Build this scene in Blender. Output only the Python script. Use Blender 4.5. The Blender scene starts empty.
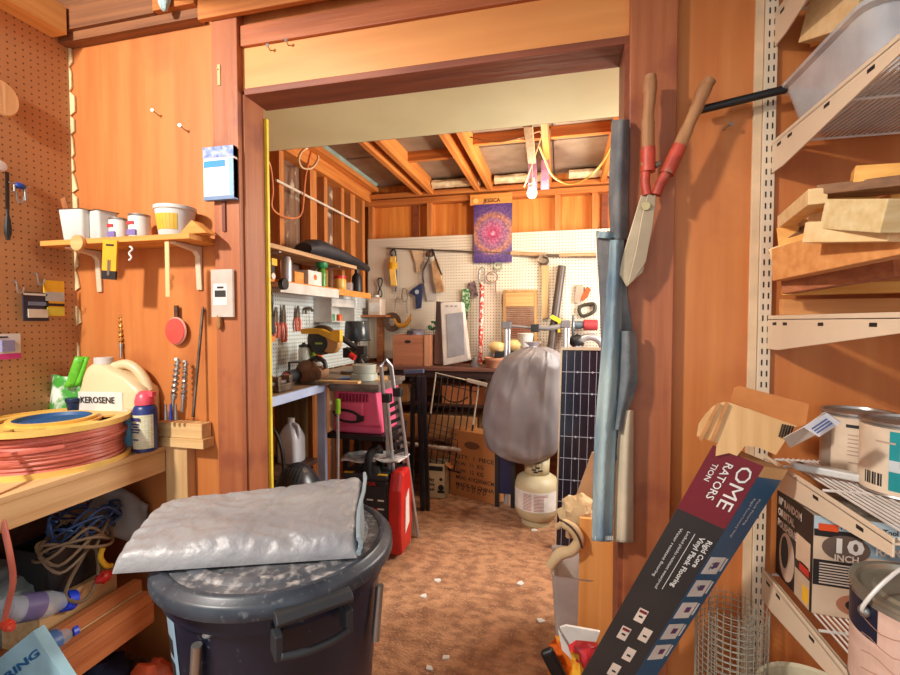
import bpy, bmesh, math, random
from mathutils import Vector, Matrix, Euler, noise
random.seed(7)
SC = bpy.context.scene; COL = SC.collection
# ---------------------------------------------------------------- camera, light, exposure
F = 455.0; CAM = Vector((0, 0, 1.40)); YAW = math.radians(13.6); PIT = math.radians(-2.0)
cd = bpy.data.cameras.new('camera'); cam = bpy.data.objects.new('camera', cd); COL.objects.link(cam)
cam.location = CAM; cam.rotation_euler = (math.pi/2+PIT, 0, YAW)
cd.sensor_width = 36; cd.lens = 36*F/900; cd.clip_start = .02
SC.camera = cam
SC.view_settings.view_transform = 'Standard'; SC.view_settings.look = 'None'
SC.view_settings.gamma = 1; SC.view_settings.use_curve_mapping = False
SC.view_settings.exposure = 0.52
wd = bpy.data.worlds.new('world'); SC.world = wd; wd.use_nodes = True
wd.node_tree.nodes['Background'].inputs[0].default_value = (.88, .94, 1, 1)
wd.node_tree.nodes['Background'].inputs[1].default_value = .62
def area(name, loc, target, sx, sy, e, c):
    l = bpy.data.lights.new(name, 'AREA'); l.shape = 'RECTANGLE'; l.size = sx; l.size_y = sy; l.energy = e; l.color = c
    o = bpy.data.objects.new(name, l); COL.objects.link(o); o.location = loc
    o.rotation_euler = (Vector(target)-Vector(loc)).to_track_quat('-Z', 'Y').to_euler(); return o
area('added_front_fill', (-.7, -1.9, 2.3), (-.2, 1.5, 1.1), 1.6, 1.2, 9, (1, .97, .92))  # added fill light behind the camera; no open door is seen there
area('front_ceiling_lamp', (-1.75, -.42, 2.66), (-.1, 1.5, 1.2), .16, .16, 54, (1, .95, .87))
area('added_back_room_fill', (1.2, 2.9, 1.7), (-1, 3.2, 1.1), .9, 1.0, 52, (1, .95, .86))  # unseen fill light added to brighten the back room; no window is known
pl = bpy.data.lights.new('bulb_light', 'POINT'); pl.energy = 20; pl.color = (1, .82, .58); pl.shadow_soft_size = .04
po = bpy.data.objects.new('bulb_light', pl); COL.objects.link(po)

# ---------------------------------------------------------------- helpers
_f = Vector((-math.sin(YAW)*math.cos(PIT), math.cos(YAW)*math.cos(PIT), math.sin(PIT)))
_r = Vector((math.cos(YAW), math.sin(YAW), 0)); _u = _r.cross(_f)
def at(px, py, X=None, Y=None, Z=None):
    """the point of a plane X=, Y= or Z= that a ray from the photographer's place meets"""
    d = _f + _r*((px-450)/F) + _u*((337.5-py)/F)
    if X is not None: t = (X-CAM.x)/d.x
    elif Y is not None: t = (Y-CAM.y)/d.y
    else: t = (Z-CAM.z)/d.z
    return CAM + d*t
def V(*a): return Vector(a)
FR = {}
def tag(o, label, cat, group=None, kind=None):
    if label: o['label'] = label
    if cat: o['category'] = cat
    if group: o['group'] = group
    if kind: o['kind'] = kind
    return o
def thing(name, label, cat, loc=(0, 0, 0), rotz=0, group=None, rot=None):
    o = bpy.data.objects.new(name, None); COL.objects.link(o); o.empty_display_size = .05
    o.location = loc; e = Euler(rot) if rot else Euler((0, 0, rotz)); o.rotation_euler = e
    FR[o] = Matrix.Translation(Vector(loc)) @ e.to_matrix().to_4x4()
    return tag(o, label, cat, group)
class MB:
    def __init__(s, f=None):
        s.bm = bmesh.new(); s.M = f if isinstance(f, Matrix) else (FR[f] if f is not None else Matrix.Identity(4)); s.mi = 0
    def _v(s, p): return s.bm.verts.new(s.M @ Vector(p))
    def _f(s, vs):
        try:
            f = s.bm.faces.new(vs); f.material_index = s.mi; return f
        except ValueError: return None
    def box(s, c, d, rot=None):
        R = (rot if isinstance(rot, Matrix) else Euler(rot).to_matrix()) if rot is not None else Matrix.Identity(3)
        c = Vector(c); vs = []
        for x in (-.5, .5):
            for y in (-.5, .5):
                for z in (-.5, .5): vs.append(s._v(c + R @ Vector((x*d[0], y*d[1], z*d[2]))))
        for q in ((0, 1, 3, 2), (4, 6, 7, 5), (0, 4, 5, 1), (2, 3, 7, 6), (0, 2, 6, 4), (1, 5, 7, 3)): s._f([vs[i] for i in q])
        return s
    def bx(s, x0, x1, y0, y1, z0, z1): return s.box(((x0+x1)/2, (y0+y1)/2, (z0+z1)/2), (abs(x1-x0), abs(y1-y0), abs(z1-z0)))
    def beam(s, p0, p1, w, h, up=(0, 0, 1)):
        p0 = Vector(p0); p1 = Vector(p1); d = p1-p0; z = d.normalized(); u = Vector(up)
        x = u.cross(z)
        if x.length < 1e-4: x = Vector((1, 0, 0)).cross(z)
        x.normalize(); y = z.cross(x); R = Matrix((x, y, z)).transposed()
        return s.box((p0+p1)/2, (w, h, d.length), R)
    def cyl(s, p0, p1, r0, r1=None, n=16, cap=True):
        r1 = r0 if r1 is None else r1
        p0 = Vector(p0); p1 = Vector(p1); z = (p1-p0).normalized()
        x = z.orthogonal().normalized(); y = z.cross(x)
        A = [s._v(p0+(x*math.cos(2*math.pi*i/n)+y*math.sin(2*math.pi*i/n))*r0) for i in range(n)]
        B = [s._v(p1+(x*math.cos(2*math.pi*i/n)+y*math.sin(2*math.pi*i/n))*r1) for i in range(n)]
        for i in range(n): s._f([A[i], A[(i+1) % n], B[(i+1) % n], B[i]])
        if cap: s._f(A[::-1]); s._f(B)
        return s
    def tube(s, pts, r, n=8, smooth=0, closed=False):
        P = [Vector(p) for p in pts]
        if smooth:
            Q = []; m = len(P)
            rng = range(m) if closed else range(m-1)
            for i in rng:
                a = P[(i-1) % m] if (closed or i > 0) else P[0]; b = P[i]; c = P[(i+1) % m]
                d = P[(i+2) % m] if (closed or i+2 < m) else P[-1]
                for k in range(smooth):
                    t = k/smooth
                    Q.append(.5*((2*b)+(c-a)*t+(2*a-5*b+4*c-d)*t*t+(-a+3*b-3*c+d)*t**3))
            if not closed: Q.append(P[-1])
            P = Q
        rings = []; m = len(P); x = None
        for i, p in enumerate(P):
            t = ((P[(i+1) % m]-P[i-1]) if closed else (P[min(i+1, m-1)]-P[max(i-1, 0)]))
            if t.length < 1e-9: t = Vector((0, 0, 1))
            t.normalize()
            x = t.orthogonal() if x is None else (x - t*x.dot(t))
            if x.length < 1e-6: x = t.orthogonal()
            x.normalize(); y = t.cross(x)
            rr = r[min(i*len(r)//m, len(r)-1)] if isinstance(r, (list, tuple)) else r
            rings.append([s._v(p+(x*math.cos(2*math.pi*k/n)+y*math.sin(2*math.pi*k/n))*rr) for k in range(n)])
        for i in range(m if closed else m-1):
            A = rings[i]; B = rings[(i+1) % m]
            for k in range(n): s._f([A[k], A[(k+1) % n], B[(k+1) % n], B[k]])
        if not closed: s._f(rings[0][::-1]); s._f(rings[-1])
        return s
    def lathe(s, prof, c=(0, 0, 0), n=32, rot=None, cap=True, sx=1, sy=1):
        R = Euler(rot).to_matrix() if rot else Matrix.Identity(3); c = Vector(c); rings = []
        for r, z in prof:
            rings.append([s._v(c + R @ Vector((r*sx*math.cos(2*math.pi*k/n), r*sy*math.sin(2*math.pi*k/n), z))) for k in range(n)])
        for i in range(len(rings)-1):
            A, B = rings[i], rings[i+1]
            for k in range(n): s._f([A[k], A[(k+1) % n], B[(k+1) % n], B[k]])
        if cap:
            if prof[0][0] > 1e-4: s._f(rings[0][::-1])
            if prof[-1][0] > 1e-4: s._f(rings[-1])
        return s
    def prism(s, poly, vec):
        vec = Vector(vec); A = [s._v(p) for p in poly]; B = [s._v(Vector(p)+vec) for p in poly]; n = len(A)
        s._f(A[::-1]); s._f(B)
        for i in range(n): s._f([A[i], A[(i+1) % n], B[(i+1) % n], B[i]])
        return s
    def quad(s, *p): s._f([s._v(q) for q in p]); return s
    def grid(s, fn, nu, nv):
        G = [[s._v(fn(i/nu, j/nv)) for j in range(nv+1)] for i in range(nu+1)]
        for i in range(nu):
            for j in range(nv): s._f([G[i][j], G[i+1][j], G[i+1][j+1], G[i][j+1]])
        return s
    def loft(s, rings, cap=True):
        R = [[s._v(p) for p in r] for r in rings]; n = len(R[0])
        for i in range(len(R)-1):
            for k in range(n): s._f([R[i][k], R[i][(k+1) % n], R[i+1][(k+1) % n], R[i+1][k]])
        if cap: s._f(R[0][::-1]); s._f(R[-1])
        return s
    def ell(s, c, r, n=16, rough=0, fs=8, rot=None):
        R = Euler(rot).to_matrix() if rot else Matrix.Identity(3); c = Vector(c); rings = []
        for i in range(n//2+1):
            a = math.pi*i/(n//2); rg = []
            for k in range(n):
                b = 2*math.pi*k/n; d = Vector((math.sin(a)*math.cos(b), math.sin(a)*math.sin(b), -math.cos(a)))
                q = 1 + (rough*noise.noise(d*fs*.4 + c*7) if rough else 0)
                rg.append(c + R @ Vector((d.x*r[0]*q, d.y*r[1]*q, d.z*r[2]*q)))
            rings.append(rg)
        return s.loft(rings)
    def build(s, name, mats, parent=None, smooth=False, bevel=0, solid=0, sub=0, seg=2):
        bm = s.bm; bmesh.ops.remove_doubles(bm, verts=bm.verts, dist=1e-6)
        bmesh.ops.recalc_face_normals(bm, faces=bm.faces)
        if parent is None:
            xs = [v.co for v in bm.verts]
            lo = Vector([min(v[i] for v in xs) for i in range(3)]); hi = Vector([max(v[i] for v in xs) for i in range(3)])
            org = Vector(((lo.x+hi.x)/2, (lo.y+hi.y)/2, lo.z)); M = Matrix.Translation(org)
        else: M = FR[parent]
        inv = M.inverted()
        for v in bm.verts: v.co = inv @ v.co
        if smooth:
            for f in bm.faces: f.smooth = True
        me = bpy.data.meshes.new(name); bm.to_mesh(me); bm.free()
        for m in (mats if isinstance(mats, (list, tuple)) else [mats]): me.materials.append(m)
        o = bpy.data.objects.new(name, me); COL.objects.link(o); FR[o] = M
        if parent is None: o.location = M.translation
        else: o.parent = parent
        if solid: k = o.modifiers.new('solid', 'SOLIDIFY'); k.thickness = solid; k.offset = 0
        if bevel: k = o.modifiers.new('bevel', 'BEVEL'); k.width = bevel; k.segments = seg; k.limit_method = 'ANGLE'; k.angle_limit = .7
        if sub: k = o.modifiers.new('sub', 'SUBSURF'); k.levels = sub; k.render_levels = sub
        if smooth: 
            try: me.set_sharp_from_angle(angle=math.radians(42))
            except Exception: pass
        return o
def kids(o): return [c for c in COL.objects if c.parent is o]
def dup(root, loc, rot=None, label=None, group=None, scale=None):
    r = root.copy(); COL.objects.link(r); r.location = loc
    if rot is not None: r.rotation_euler = rot
    if scale: r.scale = (scale,)*3 if not isinstance(scale, tuple) else scale
    if label: r['label'] = label
    if group: r['group'] = group
    for ch in kids(root):
        c = ch.copy(); COL.objects.link(c); c.parent = r
        for g in kids(ch):
            d = g.copy(); COL.objects.link(d); d.parent = c
    return r
def text(s, org, xd, yd, size, mat, parent, name='lettering', ext=.0006, width=None, spacing=1, bold=0):
    c = bpy.data.curves.new('t', 'FONT'); c.body = s; c.size = 1; c.extrude = 0; c.offset = bold; c.space_character = spacing; c.resolution_u = 2
    t = bpy.data.objects.new('t', c); COL.objects.link(t)
    me = bpy.data.meshes.new_from_object(t); bpy.data.objects.remove(t); bpy.data.curves.remove(c)
    xd = Vector(xd).normalized(); yd = Vector(yd); yd = (yd - xd*yd.dot(xd)).normalized(); n = xd.cross(yd)
    sx = size
    if width and len(me.vertices):
        w = max(v.co.x for v in me.vertices)-min(v.co.x for v in me.vertices); sx = width/max(w, .01)
    org = Vector(org); m = MB(); vs = [m._v(org + xd*v.co.x*sx + yd*v.co.y*size + n*ext) for v in me.vertices]
    for p in me.polygons: m._f([vs[i] for i in p.vertices])
    bpy.data.meshes.remove(me)
    return m.build(name, mat, parent)
# ---------------------------------------------------------------- materials
def lin(c): return tuple(((x/255)/12.92 if x/255 <= .04045 else ((x/255+.055)/1.055)**2.4) for x in c)+(1,)
MATS = {}
def mat(name, c, rough=.6, metal=0, c2=None, sc=8, st=(1, 1, 1), bump=0, bsc=40, alpha=1, trans=0, emit=0, detail=4, mix=(.35, .65), spec=.5, grunge=None, gsc=5, gmix=(.55, .7)):
    m = bpy.data.materials.new(name); m.use_nodes = True; nt = m.node_tree; b = nt.nodes['Principled BSDF']
    b.inputs['Roughness'].default_value = rough; b.inputs['Metallic'].default_value = metal
    b.inputs['Specular IOR Level'].default_value = spec
    tc = nt.nodes.new('ShaderNodeTexCoord'); mp = nt.nodes.new('ShaderNodeMapping'); nt.links.new(tc.outputs['Object'], mp.inputs[0])
    mp.inputs['Scale'].default_value = st
    def nz(scale, d=detail):
        n = nt.nodes.new('ShaderNodeTexNoise'); n.inputs['Scale'].default_value = scale; n.inputs['Detail'].default_value = d
        nt.links.new(mp.outputs[0], n.inputs['Vector']); return n
    n = nz(sc); r = nt.nodes.new('ShaderNodeValToRGB'); r.color_ramp.elements[0].position = mix[0]; r.color_ramp.elements[1].position = mix[1]
    if c2 is None: c2 = tuple(x*.88 for x in c)
    r.color_ramp.elements[0].color = lin(c); r.color_ramp.elements[1].color = lin(c2)
    nt.links.new(n.outputs['Fac'], r.inputs[0]); out = r.outputs[0]
    if grunge:
        g = nt.nodes.new('ShaderNodeTexNoise'); g.inputs['Scale'].default_value = gsc; g.inputs['Detail'].default_value = 8; nt.links.new(tc.outputs['Object'], g.inputs['Vector'])
        gr = nt.nodes.new('ShaderNodeMapRange'); gr.inputs[1].default_value = gmix[0]; gr.inputs[2].default_value = gmix[1]; nt.links.new(g.outputs['Fac'], gr.inputs[0])
        mx = nt.nodes.new('ShaderNodeMixRGB'); mx.inputs[2].default_value = lin(grunge); nt.links.new(gr.outputs[0], mx.inputs[0]); nt.links.new(out, mx.inputs[1]); out = mx.outputs[0]
    nt.links.new(out, b.inputs['Base Color'])
    if bump:
        bn = nz(bsc, 5); bu = nt.nodes.new('ShaderNodeBump'); bu.inputs['Strength'].default_value = bump; bu.inputs['Distance'].default_value = .01
        nt.links.new(bn.outputs['Fac'], bu.inputs['Height']); nt.links.new(bu.outputs[0], b.inputs['Normal'])
    b.inputs['Alpha'].default_value = alpha; b.inputs['Transmission Weight'].default_value = trans
    if trans: b.inputs['IOR'].default_value = 1.15
    if emit: b.inputs['Emission Color'].default_value = lin(c); b.inputs['Emission Strength'].default_value = emit
    m['out'] = 0; MATS[name] = m; return m
def wood(name, c, c2, axis='x', sc=5, rough=.65, **k):
    st = {'x': (.35, 9, 9), 'y': (9, .35, 9), 'z': (9, 9, .35)}[axis]
    k.setdefault('bump', .15)
    return mat(name, c, rough, 0, c2, sc, st, bsc=12, mix=(.3, .7), **k)
def peg(name, c, hole, pitch, axes, rad=.12, fleck=None):
    m = mat(name, c, .8, 0, tuple(x*.93 for x in c), 3, bump=0); nt = m.node_tree; b = nt.nodes['Principled BSDF']
    src = b.inputs['Base Color'].links[0].from_socket
    tc = nt.nodes.new('ShaderNodeTexCoord'); sp = nt.nodes.new('ShaderNodeSeparateXYZ'); nt.links.new(tc.outputs['Object'], sp.inputs[0])
    def mth(op, a, v=None):
        n = nt.nodes.new('ShaderNodeMath'); n.operation = op
        nt.links.new(a, n.inputs[0])
        if v is not None:
            if isinstance(v, (int, float)): n.inputs[1].default_value = v
            else: nt.links.new(v, n.inputs[1])
        return n.outputs[0]
    sq = []
    for ax in axes:
        q = mth('MULTIPLY', sp.outputs[ax], 1/pitch); q = mth('FRACT', q); q = mth('SUBTRACT', q, .5); sq.append(mth('MULTIPLY', q, q))
    d = mth('ADD', sq[0], sq[1]); d = mth('SQRT', d); h = mth('LESS_THAN', d, rad)
    mx = nt.nodes.new('ShaderNodeMixRGB'); mx.inputs[2].default_value = lin(hole); nt.links.new(h, mx.inputs[0]); nt.links.new(src, mx.inputs[1])
    nt.links.new(mx.outputs[0], b.inputs['Base Color'])
    return m
OR = mat('painted_orange_plywood', (202, 126, 66), .5, 0, (190, 110, 54), 3, (6, 6, .5), .08, 6, grunge=(160, 84, 46), gsc=3.0, gmix=(.56, .85))
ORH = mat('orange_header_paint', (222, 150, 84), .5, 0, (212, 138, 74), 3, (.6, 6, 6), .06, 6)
BARN = mat('barn_red_trim_paint', (174, 104, 64), .5, 0, (160, 90, 54), 4, (8, 8, .5), .2, 6, grunge=(130, 64, 48), gsc=4)
BARNX = mat('barn_red_cross_paint', (180, 102, 58), .5, 0, (160, 86, 48), 4, (.5, 8, 8), .2, 6)
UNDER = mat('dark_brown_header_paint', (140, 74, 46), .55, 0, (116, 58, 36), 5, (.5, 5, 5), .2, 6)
PLATE = wood('amber_framing_wood', (204, 128, 60), (168, 92, 38), 'x')
PLATEY = wood('amber_framing_wood_y', (222, 144, 66), (190, 106, 42), 'y')
PLATEZ = wood('amber_framing_wood_z', (206, 132, 66), (168, 94, 42), 'z')
DKW = wood('dark_weathered_wood', (98, 62, 42), (62, 40, 28), 'x')
PINE = wood('pale_pine', (232, 194, 136), (206, 160, 102), 'x', sc=4)
PINEY = wood('pale_pine_y', (226, 186, 132), (196, 150, 98), 'y', sc=4)
PINEZ = wood('pale_pine_z', (226, 186, 132), (196, 150, 98), 'z', sc=4)
GOLDW = wood('golden_pine', (226, 158, 76), (198, 122, 48), 'x', sc=4)
RUSTW = wood('reddish_timber', (204, 128, 72), (172, 94, 50), 'y', sc=4)
PEGBR = peg('brown_pegboard', (188, 134, 86), (98, 60, 34), .0254, (1, 2), .13)
PEGWH = peg('white_pegboard', (226, 214, 194), (118, 90, 64), .0254, (0, 2), .19)
PEGWL = peg('pale_blue_pegboard', (208, 218, 216), (96, 106, 108), .0254, (1, 2), .19)
OSB = mat('worn_fibre_floor', (196, 144, 104), .85, 0, (150, 104, 74), 14, (1, 1.5, 1), .8, 80, detail=12, mix=(.38, .62), grunge=(206, 168, 132), gsc=90, gmix=(.58, .72))
WHITE = mat('white_plastic', (220, 218, 212), .4)
CREAM = mat('cream_paint_metal', (226, 206, 178), .45, 0, (214, 192, 164), 3)
BLACK = mat('black_plastic', (26, 26, 28), .45)
DARK = mat('charcoal_plastic', (48, 50, 54), .5)
STEEL = mat('steel', (176, 172, 166), .32, .8)
DSTEEL = mat('tarnished_steel', (128, 112, 96), .45, .6, (84, 70, 58), 14)
ALU = mat('brushed_aluminium', (200, 202, 206), .35, .7)
BLUE = mat('cobalt_plastic', (28, 70, 160), .35)
CARD = mat('cardboard', (196, 142, 88), .8, 0, (180, 126, 76), 3, (1, 1, 14))
CARDL = mat('torn_pale_cardboard', (222, 180, 126), .85, 0, (204, 158, 104), 3, (12, 1, 1))
INK = mat('black_ink', (34, 30, 30), .6)
WINK = mat('white_ink', (240, 238, 232), .6)
RED = mat('red_plastic', (206, 40, 36), .35)
ORANGE = mat('orange_plastic', (236, 104, 34), .4)
YEL = mat('yellow_plastic', (246, 190, 44), .45)
GREEN = mat('green_plastic', (34, 140, 80), .4)
TEAL = mat('teal_label', (20, 142, 146), .4)
PAPER = mat('white_label', (234, 230, 222), .6)
CLEAR = mat('clear_plastic', (236, 240, 242), .12, 0, alpha=.28)
FROST = mat('frosted_plastic', (226, 222, 220), .3, 0, alpha=.62)
def struct(o, kind='structure'): o['kind'] = kind; return o
TN = [0]
def trim(m, mt, **k):
    TN[0] += 1; return struct(m.build('trim_%d' % TN[0], mt, **k))

# ---------------------------------------------------------------- structure: floor, walls, ceilings
struct(MB().bx(-2.1, 2.2, -1.2, 4.2, -.08, 0).build('floor', OSB))
Yw = 1.5
struct(MB().bx(-2.06, -1.98, -.6, 1.5, 0, 2.8).build('wall_left', PEGBR))
struct(MB().bx(1.78, 1.84, -.6, 1.5, 0, 2.8).build('wall_right_added', OR))  # unseen wall added to block sky light and darken the right shelves
struct(MB().bx(-2.06, -1.27, 1.5, 1.56, 0, 2.8).bx(.30, 2.2, 1.5, 1.56, 0, 2.8).bx(-1.27, .30, 1.5, 1.56, 2.25, 2.8).build('wall_front', OR))
trim(MB().bx(-1.262, -1.152, 1.462, 1.56, 0, 2.56), BARN, bevel=.003)          # left post
trim(MB().bx(-1.20, -1.143, 1.485, 1.60, 0, 2.24), BARN, bevel=.003)          # left jamb
trim(MB().bx(-1.16, -1.132, 1.602, 1.615, 0, 2.20), mat('yellow_door_strip', (250, 220, 60), .5))
trim(MB().bx(.195, .325, 1.462, 1.60, 0, 2.8), BARN, bevel=.003)                # right post
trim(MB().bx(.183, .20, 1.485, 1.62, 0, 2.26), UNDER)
trim(MB().bx(-1.152, .195, 1.478, 1.50, 2.41, 2.485), BARNX, bevel=.003)         # upper trim
trim(MB().bx(-1.152, .195, 1.492, 1.5, 2.255, 2.43), ORH)
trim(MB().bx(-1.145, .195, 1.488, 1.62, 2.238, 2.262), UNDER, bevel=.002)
trim(MB().bx(-1.49, -1.306, 1.43, 1.5, 2.56, 2.70).bx(-1.30, .19, 1.44, 1.462, 2.505, 2.62), PLATE, bevel=.003)
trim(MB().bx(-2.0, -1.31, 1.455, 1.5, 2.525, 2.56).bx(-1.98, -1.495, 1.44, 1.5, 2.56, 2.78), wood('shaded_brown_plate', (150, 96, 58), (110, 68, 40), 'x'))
trim(MB().bx(-1.98, -1.90, -.6, 1.43, 2.53, 2.64), wood('yellow_pine_plate', (232, 176, 104), (206, 142, 76), 'y'), bevel=.003)
for x in (-1.37, -.62, .9):
    trim(MB().bx(x-.02, x+.02, -.6, 1.44, 2.58, 2.70), PLATEY, bevel=.003)
struct(MB().bx(-2.06, 2.2, -.6, 1.6, 2.8, 2.84).build('ceiling', DKW))
# crumbling plaster bead in the corner
m = MB(); random.seed(3); z = 1.15
while z < 2.5:
    h = random.uniform(.05, .12); w = random.uniform(.008, .026)
    if random.random() < .8 or z > 1.7: m.prism([(-1.979, 1.497, z), (-1.979+w, 1.497, z+h*.15), (-1.979+w*random.uniform(.4, 1), 1.497, z+h*.8), (-1.979, 1.497, z+h)], (0, -.006, 0))
    z += h*1.02
trim(m, mat('cream_filler', (238, 214, 164), .9, bump=.4))
# back room
WX = -1.75; YB = 4.0
BRD = wood('old_wall_boards', (150, 112, 84), (84, 56, 42), 'z', sc=3, grunge=(206, 188, 160), gsc=9, gmix=(.55, .66))
m = MB()
for i in range(17):
    y = 1.6+i*.145; m.bx(WX-.10, WX-.08-.006*(i % 2), y, y+.142, 0, 2.75)
struct(m.build('wall_left_back', BRD))
struct(MB().bx(WX-.002, WX+.004, 1.62, 2.9, 0, 1.0).build('trim_99', wood('green_brown_boards', (136, 112, 66), (84, 66, 38), 'z', sc=4)))
for i, y in enumerate((1.95, 2.25, 2.60, 2.97, 3.17, 3.45, 3.62, 3.86)):
    trim(MB().bx(WX-.08, WX+.0, y, y+(.05 if i % 3 else .09), 0, 2.5), PLATEZ, bevel=.002)
trim(MB().bx(WX-.08, WX+.03, 1.6, 4.0, 2.5, 2.60).bx(WX-.01, WX+.10, 1.6, 4.0, 2.60, 2.64), PLATEY, bevel=.003)
trim(MB().bx(WX-.001, WX+.006, 1.7, 3.95, 1.04, 1.62), PEGWL)
GR = wood('swirled_plywood', (232, 152, 66), (196, 108, 40), 'z', sc=3)
struct(MB().bx(-1.85, 1.05, 4.06, 4.10, 0, 2.75).build('wall_back', GR))
for x in (-1.75, -1.18, -.62, -.05, .25, .8):
    trim(MB().bx(x, x+.045, 3.985, 4.06, 0, 2.47), PLATEZ, bevel=.002)
for x in (-1.33, .0+.33):
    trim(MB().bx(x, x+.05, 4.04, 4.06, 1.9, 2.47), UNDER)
trim(MB().bx(-1.8, 1.0, 3.97, 4.07, 2.47, 2.52).bx(-1.8, 1.0, 3.95, 4.07, 2.53, 2.57), PLATE, bevel=.003)
trim(MB().bx(-1.8, 1.0, 3.97, 3.984, .45, .95).bx(-1.8, 1.0, 3.97, 3.984, .02, .40), wood('lower_wall_panel', (150, 92, 50), (104, 60, 34), 'x'))
struct(MB().bx(1.0, 1.05, 3.45, 4.06, 0, 2.75).bx(1.0, 1.05, 1.56, 2.35, 0, 2.75).bx(1.0, 1.05, 2.35, 3.45, 0, 1.1).bx(1.0, 1.05, 2.35, 3.45, 2.25, 2.75).build('wall_right_back', GR))  # out of view; opening left in it for the added fill light
# pale green ceiling board behind the header
struct(MB().bx(-1.74, .99, 1.62, 2.11, 2.285, 2.30).build('ceiling_soffit', mat('pale_green_board', (236, 232, 186), .7, 0, (228, 222, 174), 3)))
# roof sheathing in metal-grey sheets with seams, rafters under it
ROOF = mat('grey_brown_roof_lining', (160, 142, 124), .7, 0, (134, 114, 96), 5, bump=.2, bsc=10)
m = MB()
for i, x in enumerate((-1.8, -1.22, -.64, -.06, .52)):
    for j, y in enumerate((1.62, 2.45, 3.3)): m.bx(x+.004, x+.576, y+.004, y+(.826 if j < 2 else .74), 2.66+.001*((i+j) % 2), 2.68)
m.bx(-1.84, 1.05, 1.56, 4.1, 2.685, 2.70)
struct(m.build('ceiling_back', ROOF))
for i, x in enumerate((-1.24, -1.13, -.71, -.60, -.10, .33)):
    trim(MB().bx(x-.02, x+.02, 2.14, 4.0, 2.535, 2.66), PLATEY, bevel=.003)
trim(MB().bx(-1.12, -.73, 3.25, 3.29, 2.59, 2.66).bx(-.58, -.12, 3.05, 3.09, 2.59, 2.66).bx(-.07, .30, 3.05, 3.09, 2.59, 2.66).bx(-.58, -.12, 2.25, 2.29, 2.57, 2.66).bx(-.07, .30, 2.3, 2.34, 2.57, 2.66), PLATE, bevel=.002)
trim(MB().bx(-1.6, .6, 2.115, 2.15, 2.30, 2.36), wood('grey_edge_board', (150, 128, 106), (104, 80, 62), 'x'))
# ================================================================ FRONT LEFT: bench and the things on it
XE = -1.5
b = thing('workbench', 'pine workbench with lower shelf along the brown pegboard wall on the left', 'workbench', (-1.74, .9, 0))
MB().bx(-1.975, -1.495, -.2, 1.499, .895, .915).build('bench_top', PINEY, b, bevel=.002)
MB().bx(-1.60, -1.31, 1.44, 1.499, .9155, .952).build('end_cleat', PINE, b, bevel=.002)
MB().bx(-1.535, -1.497, -.2, 1.453, .815, .894).build('front_rail', PINEY, b, bevel=.003)
MB().bx(-1.50, -1.40, 1.455, 1.499, .0, .915).build('leg', PINEZ, b, bevel=.003)
MB().bx(-1.975, -1.90, 1.388, 1.455, .0, .894).build('leg', PINEZ, b, bevel=.003)
MB().bx(-1.975, -1.54, -.2, 1.387, .30, .325).build('lower_shelf', RUSTW, b, bevel=.002)
MB().bx(-1.539, -1.497, -.2, 1.387, .255, .335).build('shelf_rail', RUSTW, b, bevel=.003)
MB().bx(-1.975, -1.955, -.2, 1.387, .34, .894).build('back_board', DKW, b)
# bench end block with drill bits standing in it
blk = at(190, 428, Y=1.44)
o = thing('drill_bit_block', 'short pine block holding auger bits at the end of the workbench', 'wood block', (-1.42, 1.455, .915))
MB().bx(-1.53, -1.32, 1.445, 1.495, .9525, 1.01).build('block', PINE, o, bevel=.003)
def bit(px, py0, py1, r, label, spiral=True, Y=1.45, lean=0, m2=STEEL, mt=STEEL, name='auger_bit'):
    a = at(px, py1, Y=Y); c = at(px+lean, py0, Y=Y+.02); d = (c-a)
    t = thing(name, label, 'drill bit', tuple(a))
    m = MB()
    if spiral:
        k = 26; m.tube([a+d*(.30+.68*i/60)+Vector((math.cos(i*k/60*1.6), math.sin(i*k/60*1.6), 0))*r*.55 for i in range(61)], r*.55, 6)
        m.cyl(a+d*.28, a+d*.985, r*.42, n=8); m.cyl(a+d*.985, c, r*.4, .0005, n=8)
    m.build('flute', mt, t, smooth=True)
    MB().cyl(a, a+d*.3, r*.55, n=10).cyl(a+d*.24, a+d*.31, r*.9, n=10).build('shank', m2, t, smooth=True)
bit(172, 358, 412, .012, 'thick spiral auger bit standing at the left of the wooden block', lean=6)
bit(182, 360, 412, .010, 'slimmer spiral auger bit standing right of the thick one', lean=4)
bit(121, 312, 358, .009, 'brass spiral drill bit hung upright on the wall above the kerosene jug', Y=1.485, m2=STEEL, mt=mat('brass', (214, 164, 84), .35, .7))
for px, c, lb in ((166, STEEL, 'short steel driver bit on the wooden block'), (171, BLUE, 'short driver bit with blue collar on the wooden block'), (176, STEEL, 'stubby steel socket right of the blue collared bit')):
    a = at(px, 420, Y=1.412); tag(MB().cyl(a, a+V(0, 0, .035), .006, n=10).cyl(a+V(0, 0, .035), a+V(0, 0, .06), .004, n=8).build('driver_bit', c, smooth=True), lb, 'driver bit')
a = at(193, 417, Y=1.44); c = at(203, 309, Y=1.49)
tag(MB().cyl(a, c, .0055, n=10).cyl(c, c+(c-a)*.02, .003, n=8).build('steel_rod', DSTEEL, smooth=True), 'long thin steel rod leaning from the wooden block on the orange wall', 'rod')
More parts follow.
